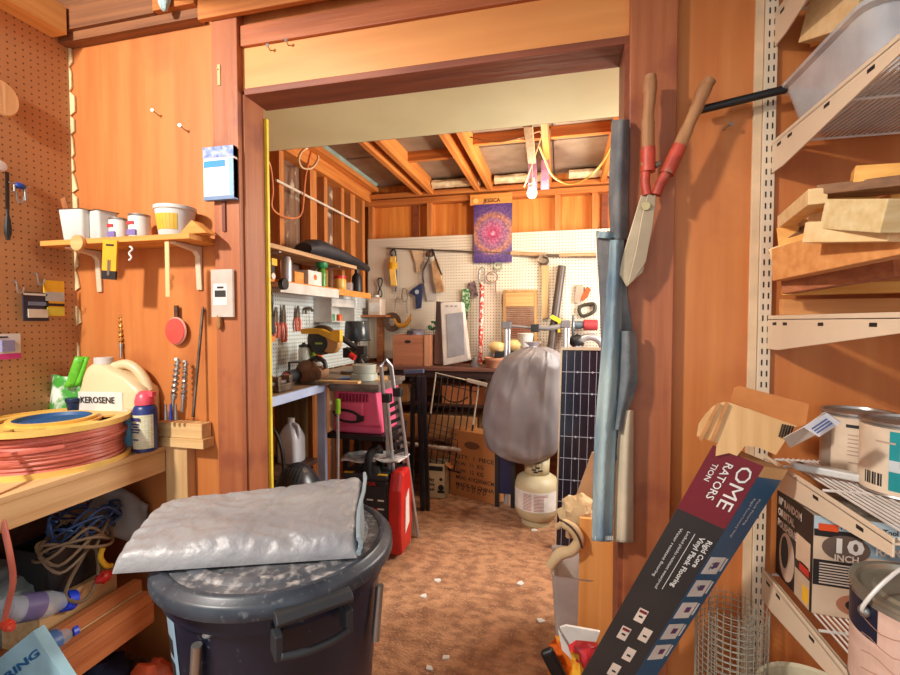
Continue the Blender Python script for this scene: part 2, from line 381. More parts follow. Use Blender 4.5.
# hose reel
RC = V(-1.712, 1.205, .918)
t = thing('hose_reel', 'yellow reel wound with pinkish red hose, lying flat on the workbench', 'hose reel', tuple(RC))
RY = mat('pale_yellow_plastic', (248, 202, 104), .4)
R0 = .218
def flange(z, hubhole):
    m = MB(); n = 72; th = .008
    # ring with three kidney openings: built as sectors
    def ring(r0, r1, a0, a1, k=6):
        for i in range(k):
            p = a0+(a1-a0)*i/k; q = a0+(a1-a0)*(i+1)/k
            P = [V(RC.x+r*math.cos(w), RC.y+r*math.sin(w), 0) for r, w in ((r0, p), (r1, p), (r1, q), (r0, q))]
            m.prism([(v.x, v.y, RC.z+z) for v in P], (0, 0, th))
    ring(.175, R0, 0, 2*math.pi, 64); ring(.118, .135, 0, 2*math.pi, 48)
    for j in range(4):
        ca = j*math.pi/2+.5; ring(.135, .175, ca+.34, ca+math.pi/2-.34, 8)
    m.lathe([(R0-.004, RC.z+z-.004), (R0+.004, RC.z+z-.004), (R0+.004, RC.z+z+.014), (R0-.004, RC.z+z+.014), (R0-.004, RC.z+z-.004)], (RC.x, RC.y, 0), 72, cap=False)
    m.lathe([(.118, RC.z+z), (.124, RC.z+z+.018), (.108, RC.z+z+.018), (.108, RC.z+z)], (RC.x, RC.y, 0), 48, cap=False)
    return m
flange(.0, 0).build('lower_flange', RY, t); flange(.132, 0).build('upper_flange', RY, t)
MB().lathe([(.112, .004), (.112, .142), (.104, .150), (.098, .138), (.02, .128), (0, .128)], tuple(RC), 48, cap=False).box((RC.x, RC.y, RC.z+.132), (.17, .012, .01), (0, 0, .3)).build('hub', mat('dull_blue_hub', (40, 88, 140), .5), t, smooth=True)
MB().cyl(RC+V(-.115, .155, .140), RC+V(-.115, .155, .172), .021, .024, 20).cyl(RC+V(-.115, .155, .172), RC+V(-.115, .155, .187), .027, n=20).build('crank_knob', mat('navy_plastic', (26, 48, 86), .4), t, smooth=True, bevel=.002)
HOSE = mat('faded_red_hose', (214, 126, 104), .45, 0, (184, 92, 76), 6)
m = MB(); pts = []; random.seed(5)
for i in range(36*17):
    k = i/36; a = i*2*math.pi/36; lay = k/11
    z = .016+.108*abs(((k*.37) % 1)*2-1); r = .150+.052*((k*.61) % 1)+.006*math.sin(a*1.7)
    pts.append(V(RC.x+r*math.cos(a), RC.y+r*math.sin(a), RC.z+z))
m.tube(pts, .0075, 6)
for j in range(9):
    r = .196-.002*(j % 2); m.tube([V(RC.x+(r+.004*math.sin(a*3+j))*math.cos(a), RC.y+(r+.004*math.sin(a*3+j))*math.sin(a), RC.z+.013+j*.0125+.004*math.sin(a*2+j)) for a in [q*2*math.pi/40 for q in range(40)]], .0078, 6, closed=True)
m.build('coiled_hose', HOSE, t, smooth=True)
# loose hose end
a = [at(-4, 440, Y=.98)]+[at(x, y, Y=w) for x, y, w in ((-8, 470, .93), (0, 510, .92), (9, 550, .92), (13, 580, .93), (8, 605, .94), (4, 622, .95))]
t = thing('hose_end', 'red hose end dangling off the bench with an orange nozzle', 'hose', tuple(a[-1]))
MB().tube(a, .0075, 10, smooth=6).build('hose', HOSE, t, smooth=True)
e = a[-1]; MB().cyl(e, e+V(.022, 0, -.01), .013, .016, 12).cyl(e+V(.022, 0, -.01), e+V(.035, .0, -.016), .012, .008, 12).build('nozzle', mat('coral_nozzle', (244, 84, 56), .4), t, smooth=True, bevel=.002)
# kerosene jug
jc = V(-1.72, 1.355+.06, .9165); jc = at(112, 428, Y=1.40); jc = V(jc.x, 1.437, .9165)
t = thing('kerosene_jug', 'cream plastic kerosene jug with white cap at the back of the workbench', 'jug', tuple(jc), rotz=.12); FR[t] = FR[t] @ Matrix.Scale(1.45, 4); t.scale = (1.45,)*3
JM = mat('cream_translucent_jug', (232, 212, 170), .35, 0, (214, 190, 146), 3)
def rrect(w, d, z, r=.02, n=4):
    P = []
    for sx, sy, a0 in ((1, 1, 0), (-1, 1, math.pi/2), (-1, -1, math.pi), (1, -1, 3*math.pi/2)):
        for i in range(n+1):
            a = a0+math.pi/2*i/n; P.append((sx*(w/2-r)+r*math.cos(a), sy*(d/2-r)+r*math.sin(a), z))
    return P
m = MB(t); m.loft([[(p[0]+dx, p[1], p[2]) for p in rrect(w, d, z)] for w, d, z, dx in ((.186, .075, 0, 0), (.19, .08, .01, 0), (.19, .08, .145, 0), (.184, .075, .155, 0), (.14, .066, .185, -.018), (.08, .058, .208, -.04), (.05, .046, .218, -.046))])
m.build('body', JM, t, smooth=True)
m = MB(t); m.tube([(-.015, 0, .21), (.02, 0, .218), (.05, 0, .205), (.075, 0, .175), (.088, 0, .145)], .013, 10, smooth=5); m.build('handle', JM, t, smooth=True)
MB(t).cyl((-.046, 0, .217), (-.046, 0, .236), .023, n=24).build('cap', WHITE, t, smooth=True, bevel=.002)
lb = MB(t).box((-.02, -.041, .09), (.13, .0015, .115)).build('label', PAPER, t)
MB(t).box((-.02, -.0422, .082), (.13, .001, .03)).build('label_band', mat('pale_blue_print', (120, 170, 200), .5), t)
text('KEROSENE', FR[t] @ V(-.078, -.043, .118), (1, .12, 0), (0, 0, 1), .034, INK, t, width=.145, bold=.02)
# aerosol can with pink cap, blue can, pink bottle
cc = at(145, 438, Y=1.33); z0 = .9155; cc = V(at(145, 410, Y=1.38).x, 1.38, z0)
t = thing('spray_can', 'aerosol can with white label and pink cap beside the hose reel', 'spray can', tuple(cc)); FR[t] = FR[t] @ Matrix.Scale(1.25, 4); t.scale = (1.25,)*3
MB(t).lathe([(.028, 0), (.032, .003), (.032, .125), (.028, .135), (.02, .142)], n=28).build('can', mat('dark_blue_can', (40, 56, 120), .35), t, smooth=True)
m = MB(t); A = [(.0325*math.sin(a), -.0325*math.cos(a)) for a in [(-1.5+3.0*i/12) for i in range(13)]]
for i in range(12): m.quad((A[i][0], A[i][1], .012), (A[i+1][0], A[i+1][1], .012), (A[i+1][0], A[i+1][1], .112), (A[i][0], A[i][1], .112))
m.build('label', mat('cream_print_label', (232, 226, 206), .5, 0, (206, 206, 150), 60, (1, 1, 6)), t)
m = MB(t)
for k, z in enumerate((.10, .086, .078, .07, .062, .04)): m.box((0, -.0335, z), (.03-.006*(k % 3), .001, .004 if k else .01))
m.build('print', mat('dark_print', (60, 60, 120), .6), t)
MB(t).lathe([(.026, .140), (.027, .150), (.022, .170), (.012, .180), (0, .182)], n=24).box((.018, 0, .172), (.034, .014, .014)).build('cap', mat('pink_cap', (240, 88, 104), .35), t, smooth=True)
p = at(128, 410, Y=1.385); t = thing('blue_can', 'light blue slim can behind the spray can', 'can', (p.x, 1.385, z0))
MB(t).lathe([(.024, 0), (.026, .003), (.026, .115), (.022, .122)], n=24).build('can', mat('sky_blue_can', (84, 176, 220), .35, 0, (150, 210, 232), 9), t, smooth=True)
MB(t).lathe([(.0215, .122), (.0215, .15), (.019, .154), (0, .154)], n=24).build('clear_cap', CLEAR, t, smooth=True)
p = at(156, 410, Y=1.42); t = thing('oil_bottle', 'slim pink bottle with a needle spout behind the spray can', 'bottle', (p.x, 1.40, z0))
MB(t).lathe([(.016, 0), (.018, .003), (.018, .11), (.008, .135), (.006, .14)], n=20).build('bottle', mat('magenta_bottle', (204, 70, 150), .35), t, smooth=True)
MB(t).cyl((0, 0, .14), (0, 0, .205), .003, .0012, 8).build('spout', STEEL, t)
# seed packets, orange box, plastic bag
p = at(66, 405, Y=1.40); t = thing('seed_bag', 'crinkled green and white plant food packet behind the hose reel', 'packet', (p.x, 1.40, z0))
pk = mat('green_white_packet', (232, 238, 228), .4, 0, (70, 160, 60), 14, mix=(.45, .55))
m = MB(); a, b2, c, d = at(40, 424, Y=1.42), at(88, 424, Y=1.38), at(80, 378, Y=1.40), at(50, 372, Y=1.42)
m.grid(lambda u, v: (a*(1-u)+b2*u)*(1-v)+(d*(1-u)+c*u)*v+V(0, .03*math.sin(u*9)*math.sin(v*3)*.4-.02*math.sin(math.pi*u), 0), 14, 10); m.build('packet', pk, t, smooth=True, solid=.02)
m = MB(); a2, b3, c2, d2 = at(64, 388, Y=1.38), at(76, 386, Y=1.38), at(85, 357, Y=1.39), at(76, 357, Y=1.39)
m.grid(lambda u, v: (a2*(1-u)+b3*u)*(1-v)+(d2*(1-u)+c2*u)*v+V(0, .012*math.sin(u*9), 0), 10, 6); m.build('rolled_top', mat('lime_foil', (120, 214, 60), .35, 0, (90, 186, 44), 30), t, smooth=True, solid=.018)
p = at(52, 395, Y=1.46)
tag(MB().box((p.x, 1.455, .98), (.085, .05, .125), (0, 0, .2)).build('small_carton', mat('orange_card', (206, 126, 60), .8), bevel=.002), 'small orange carton against the pegboard behind the packet', 'carton')
p = at(66, 370, Y=1.43); tag(MB().ell((p.x, 1.435, 1.0615), (.035, .022, .018), 12, .3).build('dark_clump', mat('black_rubber', (34, 26, 30), .7), smooth=True), 'dark rubber lump on top of the orange carton', 'lump')
c0 = V(-1.88, .84, .918)
tag(MB().ell(c0+V(0, 0, .125), (.09, .16, .125), 26, .35, 10).build('plastic_bag', mat('milky_plastic_bag', (232, 224, 220), .3, 0, (210, 200, 198), 6, bump=.6, bsc=14), smooth=True), 'milky white plastic bag slumped at the left end of the workbench', 'bag')
# ---------------- pegboard hangings (left wall X=-1.98)
XW = -1.978
def onL(px, py, off=.0): return at(px, py, X=XW+off)
def hook(px, py, lab):
    p = onL(px, py-8); m = MB().tube([p, p+V(.02, 0, 0), p+V(.025, 0, -.03), p+V(.035, 0, -.042), p+V(.052, 0, -.038), p+V(.058, 0, -.02)], .0028, 6, smooth=4)
    tag(m.build('peg_hook', STEEL, smooth=True), lab, 'hook')
hook(12, 200, 'steel hook on the brown pegboard below the blue handled key'); hook(12, 290, 'empty steel hook left of the hanging blade packs'); hook(33, 282, 'steel hook holding the dark blister pack')
p = onL(20, 186, .03); t = thing('chuck_key', 'blue handled chuck key hanging on the brown pegboard', 'tool', tuple(p))
MB(t).ell((0, 0, 0), (.014, .02, .012), 12).build('grip', BLUE, t, smooth=True)
MB(t).cyl((0, -.035, .004), (0, .035, .004), .003).cyl((0, .016, 0), (0, .018, -.05), .006).cyl((0, -.018, 0), (0, -.018, -.025), .004).build('stem', STEEL, t, smooth=True)
p0, p1 = onL(7, 172, .02), onL(8, 240, .02)
t = thing('file_tool', 'long thin black file hanging at the left edge of the pegboard', 'file', tuple(p1))
MB().beam(p0, p0*.45+p1*.55, .006, .010).build('blade', BLACK, t); MB().tube([p0*.45+p1*.55, p0*.3+p1*.7, p0*.15+p1*.85, p1], [.005, .009, .011, .007], 8, smooth=3).build('handle', BLACK, t, smooth=True)
p = onL(0, 98, .012); tag(MB().lathe([(.0, 0), (.052, 0), (.055, .006), (.052, .012), (0, .012)], tuple(p), 32, rot=(0, math.pi/2, 0), sx=1.15).build('wooden_disc', wood('pale_disc_wood', (232, 196, 146), (214, 172, 118), 'z'), bevel=.001), 'pale round wooden disc hanging high at the left edge', 'disc')
p = onL(1, 166, .02); tag(MB().lathe([(0, -.008), (.016, -.006), (.019, .0), (.016, .006), (0, .008)], tuple(p), 20, rot=(0, math.pi/2, 0)).build('white_button', WHITE, smooth=True), 'white knob above the long black file on the pegboard', 'knob')
def pack(px0, py0, px1, py1, cols, name, lab, off=.018, th=.006, wall='L', tilt=0):
    if wall == 'L':
        a = onL(px0, py1, off); bb = onL(px1, py1, off); c = onL(px0, py0, off)
        y0, y1 = min(a.y, bb.y), max(a.y, bb.y); z0, z1 = a.z, c.z
        org = V(XW+off, y0, z0); ux = V(0, y1-y0, 0); n = V(1, 0, 0)
    else:
        a = at(px0, py1, Y=wall); bb = at(px1, py1, Y=wall); c = at(px0, py0, Y=wall); z0, z1 = a.z, c.z
        org = V(a.x, wall, z0); ux = V(bb.x-a.x, 0, 0); n = V(0, -1, 0)
    t = thing(name, lab, name.split('_')[-1], tuple(org), rot=(0, tilt, 0) if wall != 'L' else (tilt, 0, 0))
    h = z1-z0; first = True
    for (u0, v0, u1, v1, m, nm, d) in cols:
        P = [FR[t] @ (ux*u+V(0, 0, h*v)) for u, v in ((u0, v0), (u1, v0), (u1, v1), (u0, v1))]
        MB().prism([q - n*0 for q in P], n*(th if first else th+d)).build(nm, m, t)
        first = False
    return t, ux, h
BL = mat('navy_card', (34, 44, 66), .45)
pack(23, 292, 48, 321, [(0, 0, 1, 1, BL, 'card', 0), (.0, .9, .95, .97, PAPER, 'print_band', .001), (.18, .55, .9, .68, mat('grey_blue_print', (120, 140, 170), .5), 'picture_panel', .001), (.15, .12, .95, .42, mat('warm_white_print', (226, 220, 200), .5), 'blade', .003)], 'blade_pack', 'dark blister pack of blades on the brown pegboard')
t, ux, h = pack(44, 280, 64, 316, [(0, 0, 1, 1, YEL, 'card', 0), (.05, .42, .98, .68, mat('grey_print', (190, 196, 190), .5), 'print_band', .001), (.1, .28, .98, .36, INK, 'dark_band', .001), (.1, .02, .95, .25, mat('olive_print', (220, 210, 70), .4), 'window', .002)], 'sanding_pack', 'bright yellow hanging pack right of the dark blister pack')
t, ux, h = pack(-6, 334, 20, 360, [(0, 0, 1, 1, PAPER, 'card', 0), (0, 0, 1, .22, mat('pink_print', (226, 60, 150), .5), 'pink_band', .001), (.2, .3, .7, .75, mat('grey_lilac_print', (150, 150, 190), .4), 'bubble', .01), (.0, .84, .5, .9, INK, 'dark_band', .001)], 'picture_hook_pack', 'white pack with pink lower band at the left edge of the pegboard')
# ---------------- wall shelf with its brackets
SZ = 1.712
t = thing('wall_shelf', 'small orange wood shelf on white brackets on the left plywood panel', 'shelf', (-1.7, 1.40, SZ))
p0 = at(38, 247, Y=1.34); p1 = at(219, 240, Y=1.40)
MB().bx(-1.96, -1.27, 1.35, 1.499, SZ-.02, SZ).build('board', GOLDW, t, bevel=.002)
for px in (100, 200):
    p = at(px, 262, Y=1.498); x = p.x
    m = MB().prism([(x-.012, 1.498, SZ-.022), (x-.012, 1.37, SZ-.022), (x-.012, 1.37, SZ-.03), (x-.012, 1.47, SZ-.045), (x-.012, 1.484, SZ-.06), (x-.012, 1.490, SZ-.19), (x-.012, 1.498, SZ-.19)], (.024, 0, 0))
    m.build('bracket', CREAM, t, bevel=.003)
def shelf_at(px, Y): return V(at(px, 240, Y=Y).x, Y, SZ+.0005)
def tub(px, Y, wb, wt, h, lab, rz=0, mt=WHITE):
    p = shelf_at(px, Y); t = thing('plastic_tub', lab, 'tub', tuple(p), rotz=rz)
    m = MB(t); m.loft([rrect(w, w*.9, z, .012) for w, z in ((wb, 0), (wt, h), (wt+.008, h), (wt+.008, h-.012), (wt+.002, h-.012))][:1]+[rrect(wt, wt*.9, h, .012), rrect(wt+.01, wt*.9+.01, h, .012), rrect(wt-.006, wt*.9-.006, h, .012), rrect(wb-.008, wb*.9-.008, .004, .01)])
    m.build('tub', mt, t); return t
ta = tub(82, 1.41, .088, .108, .118, 'boxy white plastic tub at the left end of the wall shelf', .1)
tb = tub(97, 1.43, .070, .084, .115, 'tilted white plastic tub nested against the boxy one', -.25); tb.location.x += .03
a = at(70, 222, Y=1.42); c = at(63, 198, Y=1.42)
tag(MB().beam(a, c, .026, .008, (0, 1, 0)).build('brush_handle', wood('worn_handle_wood', (170, 106, 60), (130, 76, 42), 'z'), bevel=.003), 'brown wooden brush handle sticking out of the white tub', 'brush')
def can(px, Y, r, h, lab, t_lab=PAPER, extra=True):
    p = shelf_at(px, Y); t = thing('tin_can', lab, 'can', tuple(p))
    MB(t).lathe([(r, 0), (r+.001, .002), (r+.001, .004), (r, .006), (r, h-.006), (r+.0015, h-.003), (r+.0015, h), (r-.003, h), (r-.004, h-.004), (0, h-.004)], n=28).build('can', STEEL, t, smooth=True)
    MB(t).lathe([(r+.0006, .008), (r+.0006, h-.009)], n=28, cap=False).build('label', t_lab, t, smooth=True)
    q = r+.001
    MB(t).box((-.004, -q, h*.62), (r*.9, .002, .012)).build('red_print', mat('red_print', (190, 60, 70), .5) if 'red_print' not in MATS else MATS['red_print'], t)
    MB(t).box((0, -q, h*.24), (r*1.1, .002, .02)).build('purple_print', mat('purple_print', (140, 120, 190), .5) if 'purple_print' not in MATS else MATS['purple_print'], t)
can(119, 1.42, .031, .084, 'small labelled tin can right of the white tubs on the wall shelf'); can(140, 1.42, .036, .092, 'wider labelled tin can next to the first one')
p = shelf_at(176, 1.42); t = thing('food_tub', 'round white tub with yellow label at the right of the wall shelf', 'tub', tuple(p))
MB(t).lathe([(.054, 0), (.066, .095), (.071, .098), (.071, .110), (.067, .110), (.062, .095), (.05, .004), (0, .004)], n=32).build('tub', WHITE, t, smooth=True)
m = MB(t)
for i in range(9):
    a0 = -2.5+i*.2; a1 = a0+.19; f = lambda a, z, r: (r*math.cos(a), r*math.sin(a), z)
    m.quad(f(a0, .022, .0578), f(a1, .022, .0578), f(a1, .078, .0645), f(a0, .078, .0645))
m.build('yellow_label', mat('mustard_label', (226, 184, 60), .5), t)
a = at(190, 236, Y=1.40)
tag(MB().prism([(a.x-.02, 1.37, SZ+.001), (a.x+.10, 1.37, SZ+.001), (a.x+.035, 1.37, SZ+.05)], (0, .05, 0)).build('wood_wedge', GOLDW, bevel=.002), 'wooden wedge offcut lying at the right end of the wall shelf', 'wedge')
a = at(78, 243, Y=1.34); tag(MB().cyl((a.x, 1.347, a.z), (a.x, 1.333, a.z), .030, n=28).build('wood_plug', wood('light_plug_wood', (226, 176, 116), (200, 146, 88), 'x'), bevel=.002), 'round wooden plug resting on the front edge of the wall shelf', 'plug')
t, ux, h = pack(103, 240, 117, 279, [(0, 0, 1, 1, mat('amber_card', (246, 176, 44), .5), 'card', 0), (0, 0, 1, .22, INK, 'black_band', .001), (.25, .85, .8, .9, INK, 'print', .001), (.45, .1, .62, .5, STEEL, 'blade', .004)], 'scraper_pack', 'yellow and black scraper pack hanging off the wall shelf', wall=1.345, tilt=.08)
a = at(130, 252, Y=1.343); tag(MB().tube([a+V(0, 0, .02), a+V(.012, 0, .01), a+V(-.004, 0, -.004), a+V(.006, 0, -.02), a+V(-.006, 0, -.03)], .0035, 6, smooth=4).build('paper_scrap', PAPER, smooth=True), 'curled white paper strip hanging off the shelf front edge', 'paper')
p0 = at(167, 243, Y=1.344); p1 = at(168, 297, Y=1.344)
tag(MB().beam(p0+V(0, 0, .005), p1, .018, .004, (0, 1, 0)).build('stir_stick', wood('stir_stick_wood', (236, 200, 146), (216, 172, 116), 'z'), bevel=.0015), 'pale wooden paint stirrer hanging off the shelf edge', 'stirrer')
# red paddle
p = at(176, 331, Y=1.48); t = thing('paddle', 'round red disc hanging on the orange wall below the shelf', 'paddle', tuple(p))
MB(t).lathe([(0, -.005), (.046, -.005), (.049, 0), (.046, .004), (0, .004)], n=36, rot=(math.pi/2, 0, 0), sy=1.12).build('edge', mat('pale_pink_rim', (236, 170, 150), .5), t, smooth=True)
MB(t).lathe([(0, .0045), (.044, .0045), (.044, .0075), (0, .0075)], n=36, rot=(math.pi/2, 0, 0), sy=1.12).build('face', mat('coral_red_face', (226, 84, 72), .6, 0, (206, 70, 60), 8), t)
MB(t).box((0, .004, .07), (.016, .008, .06)).build('handle', DKW, t)
# nails
for k, (px, py, Y, l) in enumerate(((158, 115, 1.5, 'large nail high on the left plywood panel'), (185, 130, 1.5, 'short nail right of the large one'), (271, 52, 1.5, 'left nail on the orange header board'), (289, 47, 1.5, 'right nail on the orange header board'), (723, 130, 1.5, 'bent nail right of the hedge shears'))):
    p = at(px, py, Y=Y-.0); tag(MB().cyl(p, p+V(.01, -.035, .002), .0022, n=8).cyl(p+V(.01, -.035, .002), p+V(.0105, -.037, .002), .006, n=10).build('nail', STEEL, smooth=True), l, 'nail')
p = at(219, 75, Y=1.46); tag(MB().box(p, (.012, .004, .075)).cyl(p+V(-.004, -.003, .02), p+V(-.004, -.006, .02), .003).build('latch_plate', PINEZ), 'small chipped wooden plate high on the left post', 'plate')
# packs on the post
t, ux, h = pack(208, 150, 238, 202, [(0, .03, 1, 1, mat('pink_white_pad', (240, 226, 220), .6), 'pad', 0), (0, .80, 1, 1, mat('blue_violet_print', (70, 110, 190), .5, 0, (180, 190, 220), 40), 'header', .002), (.02, .62, .72, .74, mat('cyan_print', (40, 150, 214), .5), 'blue_band', .001), (.86, .05, 1, .76, mat('light_blue_side', (150, 190, 226), .5), 'side', .003), (0, 0, 1, .07, mat('blue_strip', (120, 150, 190), .5), 'base', .001)], 'pad_pack', 'white foam pad in blue packaging hanging on the left post', wall=1.455, th=.02)
p = at(224, 215, Y=1.458); tag(MB().box(p, (.014, .006, .12)).build('hinge_leaf', mat('brown_strip', (118, 60, 40), .6)), 'thin brown strip hanging under the foam pad pack', 'strip')
t, ux, h = pack(214, 270, 235, 317, [(0, 0, 1, 1, mat('hazy_bag', (206, 190, 176), .25, 0, (226, 214, 204), 12, alpha=.75), 'bag', 0), (.1, .25, .75, .7, PAPER, 'label', .001), (.3, .6, .6, .64, INK, 'print', .002), (.18, .42, .7, .56, mat('barcode', (40, 38, 38), .6), 'barcode', .002)], 'hardware_bag', 'clear bag with white barcode label hanging on the left post', wall=1.455, th=.012)
p = at(219, 322, Y=1.45); tag(MB().ell(p, (.013, .012, .03), 10, .4).build('dried_wad', mat('dried_brown', (176, 120, 70), .8), smooth=True), 'small brown dried wad hanging under the hardware bag', 'wad')

# ================================================================ under the bench
SH = .3255
t = thing('cinder_block', 'grey concrete block standing on the lower shelf at the left', 'block', (-1.85, 1.05, SH)); 
MB(t).box((0, 0, .13), (.16, .18, .26)).build('block', mat('rough_concrete', (148, 152, 148), .9, 0, (124, 128, 126), 12, bump=.6), t, bevel=.012)
p = at(118, 500, X=-1.70); t = thing('folded_sheet', 'folded grey plastic sheet propped under the bench top', 'sheet', (p.x, p.y, p.z))
GSH = mat('grey_sheet', (158, 152, 146), .45, 0, (130, 124, 120), 6, bump=.4, bsc=10)
a, b2, c, d = at(72, 525, X=-1.72), at(146, 545, X=-1.60), at(150, 505, X=-1.60), at(107, 480, X=-1.72)
MB().grid(lambda u, v: (a*(1-u)+b2*u)*(1-v)+(d*(1-u)+c*u)*v+V(.012*math.sin(u*7+v*5), 0, 0), 12, 8).build('sheet', GSH, t, smooth=True, solid=.02)
bc = at(82, 575, X=-1.72); bc = V(-1.70, 1.20, SH+.16)
t = thing('tool_tote', 'black tool tote stuffed with cords on the lower shelf', 'tote', tuple(bc))
MB(t).box((0, 0, -.08), (.19, .26, .155)).build('wood_base', PINEY, t)
MB(t).loft([rrect(w, d2, z, .02) for w, d2, z in ((.15, .17, 0), (.17, .20, .16))]+[rrect(.16, .19, .16, .02), rrect(.14, .16, .01, .02)]).build('bin', BLACK, t, bevel=.003)
random.seed(11)
for k, (mt, nm, lab, n) in enumerate(((mat('blue_cord', (60, 90, 140), .5), 'blue_cable', 'tangle of blue cables spilling over the black tool tote', 9), (mat('brown_strap', (128, 104, 78), .6), 'brown_strap', 'brown strap looping down from the black tool tote', 5))):
    m = MB()
    for j in range(n):
        pts = []
        for q in range(7):
            a = q*1.05+j; pts.append(bc+V(.03+.075*math.cos(a)+random.uniform(-.02, .02)+.05*k, -.0+.11*math.sin(a)+.07*(1-k), .19+.035*math.sin(a*2+j)+random.uniform(-.03, .03)-.04*k))
        m.tube(pts, .0042 if k == 0 else .005, 6, smooth=5)
    if k: m.tube([bc+V(.08, .02, .2), at(88, 545, X=-1.60), at(70, 580, X=-1.6), at(66, 598, X=-1.58), at(85, 600, X=-1.56), at(98, 575, X=-1.58), at(96, 545, X=-1.6)], .006, 6, smooth=6)
    tag(m.build(nm, mt, smooth=True), lab, 'cable' if not k else 'strap')
p = at(106, 560, X=-1.58); tag(MB().tube([p+V(0, -.01, .05), p+V(0, -.02, .02), p+V(0, .0, -.02), p+V(0, .02, -.03)], .009, 8, smooth=4).build('yellow_clip', YEL, smooth=True), 'yellow plastic clip hanging by the tool tote', 'clip')
p = at(104, 577, X=-1.57); tag(MB().ell(p, (.02, .03, .02), 12, .4).build('red_glove', RED, smooth=True), 'small red and white bundle below the yellow clip', 'bundle')
# timber offcuts on the lower shelf
p = at(88, 645, X=-1.53)
m1 = MB().bx(-1.595, -1.542, 1.12, 1.38, SH+.0005, SH+.05); tag(m1.build('timber_offcut', PINEY, bevel=.002), 'long pale timber offcut lying inside the lower shelf edge', 'timber', 'offcuts on the lower bench shelf')
tag(MB().bx(-1.58, -1.545, 1.08, 1.38, SH+.0505, SH+.09).build('timber_offcut', RUSTW, bevel=.002), 'reddish timber stick stacked on the long pale offcut', 'timber', 'offcuts on the lower bench shelf')
tag(MB().bx(-1.535, -1.497, 1.0, 1.38, .336, .375).build('timber_strip', RUSTW, bevel=.002), 'long reddish strip resting on the lower shelf rail', 'timber', 'offcuts on the lower bench shelf')
# bottles
def bottle(a, c, r, lab, tint):
    d = (c-a); t = thing('water_bottle', lab, 'bottle', tuple(a)); z = d.normalized(); Rm = z.to_track_quat('Z', 'Y').to_matrix().to_4x4(); M = Matrix.Translation(a) @ Rm; L = d.length
    MB(M).lathe([(r*.8, 0), (r, L*.04), (r, L*.2), (r*.93, L*.25), (r, L*.3), (r, L*.62), (r*.7, L*.82), (r*.5, L*.88)], n=24).build('bottle', mat('clear_bottle', (206, 220, 236), .08, alpha=.42) if 'clear_bottle' not in MATS else MATS['clear_bottle'], t, smooth=True)
    MB(M).lathe([(r*.78, L*.86), (r*.8, L), (r*.7, L*1.01), (0, L*1.01)], n=24).build('cap', mat('vivid_blue_cap', (20, 70, 230), .35) if 'vivid_blue_cap' not in MATS else MATS['vivid_blue_cap'], t, smooth=True)
    MB(M).lathe([(r*1.01, L*.22), (r*1.01, L*.5)], n=24, cap=False).build('label', tint, t, smooth=True)
bottle(at(0, 612, X=-1.60), at(72, 600, X=-1.60), .040, 'clear bottle with purple label and blue cap, upper of two', mat('purple_label', (110, 96, 160), .4, alpha=.7))
bottle(at(36, 650, X=-1.56), at(73, 632, X=-1.56), .036, 'blue tinted bottle behind the pale blue box', mat('blue_label', (70, 130, 200), .4, alpha=.7))
a, c = at(-6, 600, X=-1.75), at(45, 580, X=-1.75)
tag(MB().ell((a+c)/2, (.07, .11, .05), 18, .3).build('clear_wrap', mat('cloudy_wrap', (196, 214, 220), .2, 0, (150, 170, 160), 8, alpha=.6), smooth=True), 'cloudy clear plastic wrap bunched against the concrete block', 'wrap')
# pale blue box with lettering
a, b2, c = at(36, 634, X=-1.42), at(66, 680, X=-1.40), at(-30, 690, X=-1.44)
a = V(-1.40, 1.075, .40); t = thing('label_box', 'pale blue printed box at the lower left corner', 'box', tuple(a))
q0, q1 = at(33, 631, Y=.98), at(63, 678, Y=.98); q2 = at(-40, 690, Y=.98); ux = (q1-q0); vx = (q2-q0)
fa = q0+vx*1.0; vx2 = vx
MB().prism([q0, q0+ux*1.4, q0+ux*1.4+vx, q0+vx], (0, .03, 0)).build('panel', mat('pale_blue_card', (168, 216, 232), .5), t)
dirx = (q0-q2).normalized(); diry = (q0-q1).normalized()
BT = mat('blue_outline_print', (30, 110, 170), .5)
text('RING', q0+vx*.50+ux*.42-V(0, .002, 0), dirx, diry, .030, BT, t, width=vx.length*.43, bold=.03)
text('L', q0+vx*.26+ux*.92-V(0, .002, 0), dirx, diry, .055, BT, t, bold=.03)
# bits under the shelf
p = at(150, 655, Y=1.33); tag(MB().ell((p.x, 1.33, .07), (.08, .07, .07), 16, .5).build('orange_cloth', mat('orange_red_cloth', (214, 86, 40), .7, 0, (120, 50, 30), 8, bump=.5), smooth=True), 'crumpled orange and red cloth on the floor under the bench', 'cloth')
p = at(95, 670, X=-1.65); tag(MB().ell((p.x, p.y, .08), (.12, .12, .08), 16, .3).build('navy_bag', mat('navy_fabric', (24, 34, 70), .7, bump=.5), smooth=True), 'dark navy bag on the floor below the lower shelf', 'bag')

# ================================================================ trash can with folded tarp
TC = V(-.755, 1.105, 0); HR = .80
t = thing('trash_can', 'large black plastic trash can with a dusty lid in the foreground', 'trash can', tuple(TC))
BINM = mat('black_blue_bin', (24, 32, 52), .32, 0, (18, 24, 38), 6, grunge=(90, 96, 110), gsc=50, gmix=(.66, .75))
LID = mat('dusty_bin_lid', (70, 74, 82), .5, 0, (104, 106, 110), 12, grunge=(184, 180, 176), gsc=40, gmix=(.50, .74), bump=.3)
MB(t).lathe([(.215, 0), (.22, .01), (.275, HR-.09), (.285, HR-.085), (.285, HR-.03), (.278, HR-.03), (.27, HR-.08), (.21, .012), (0, .012)], n=56).build('bin', BINM, t, smooth=True)
ld = MB(t).lathe([(.272, HR), (.262, HR-.010), (.250, HR-.010), (.238, HR+.004), (.215, HR+.008), (.205, HR+.002), (.1, HR+.006), (0, HR+.008)], n=72).build('lid', LID, t, smooth=True)
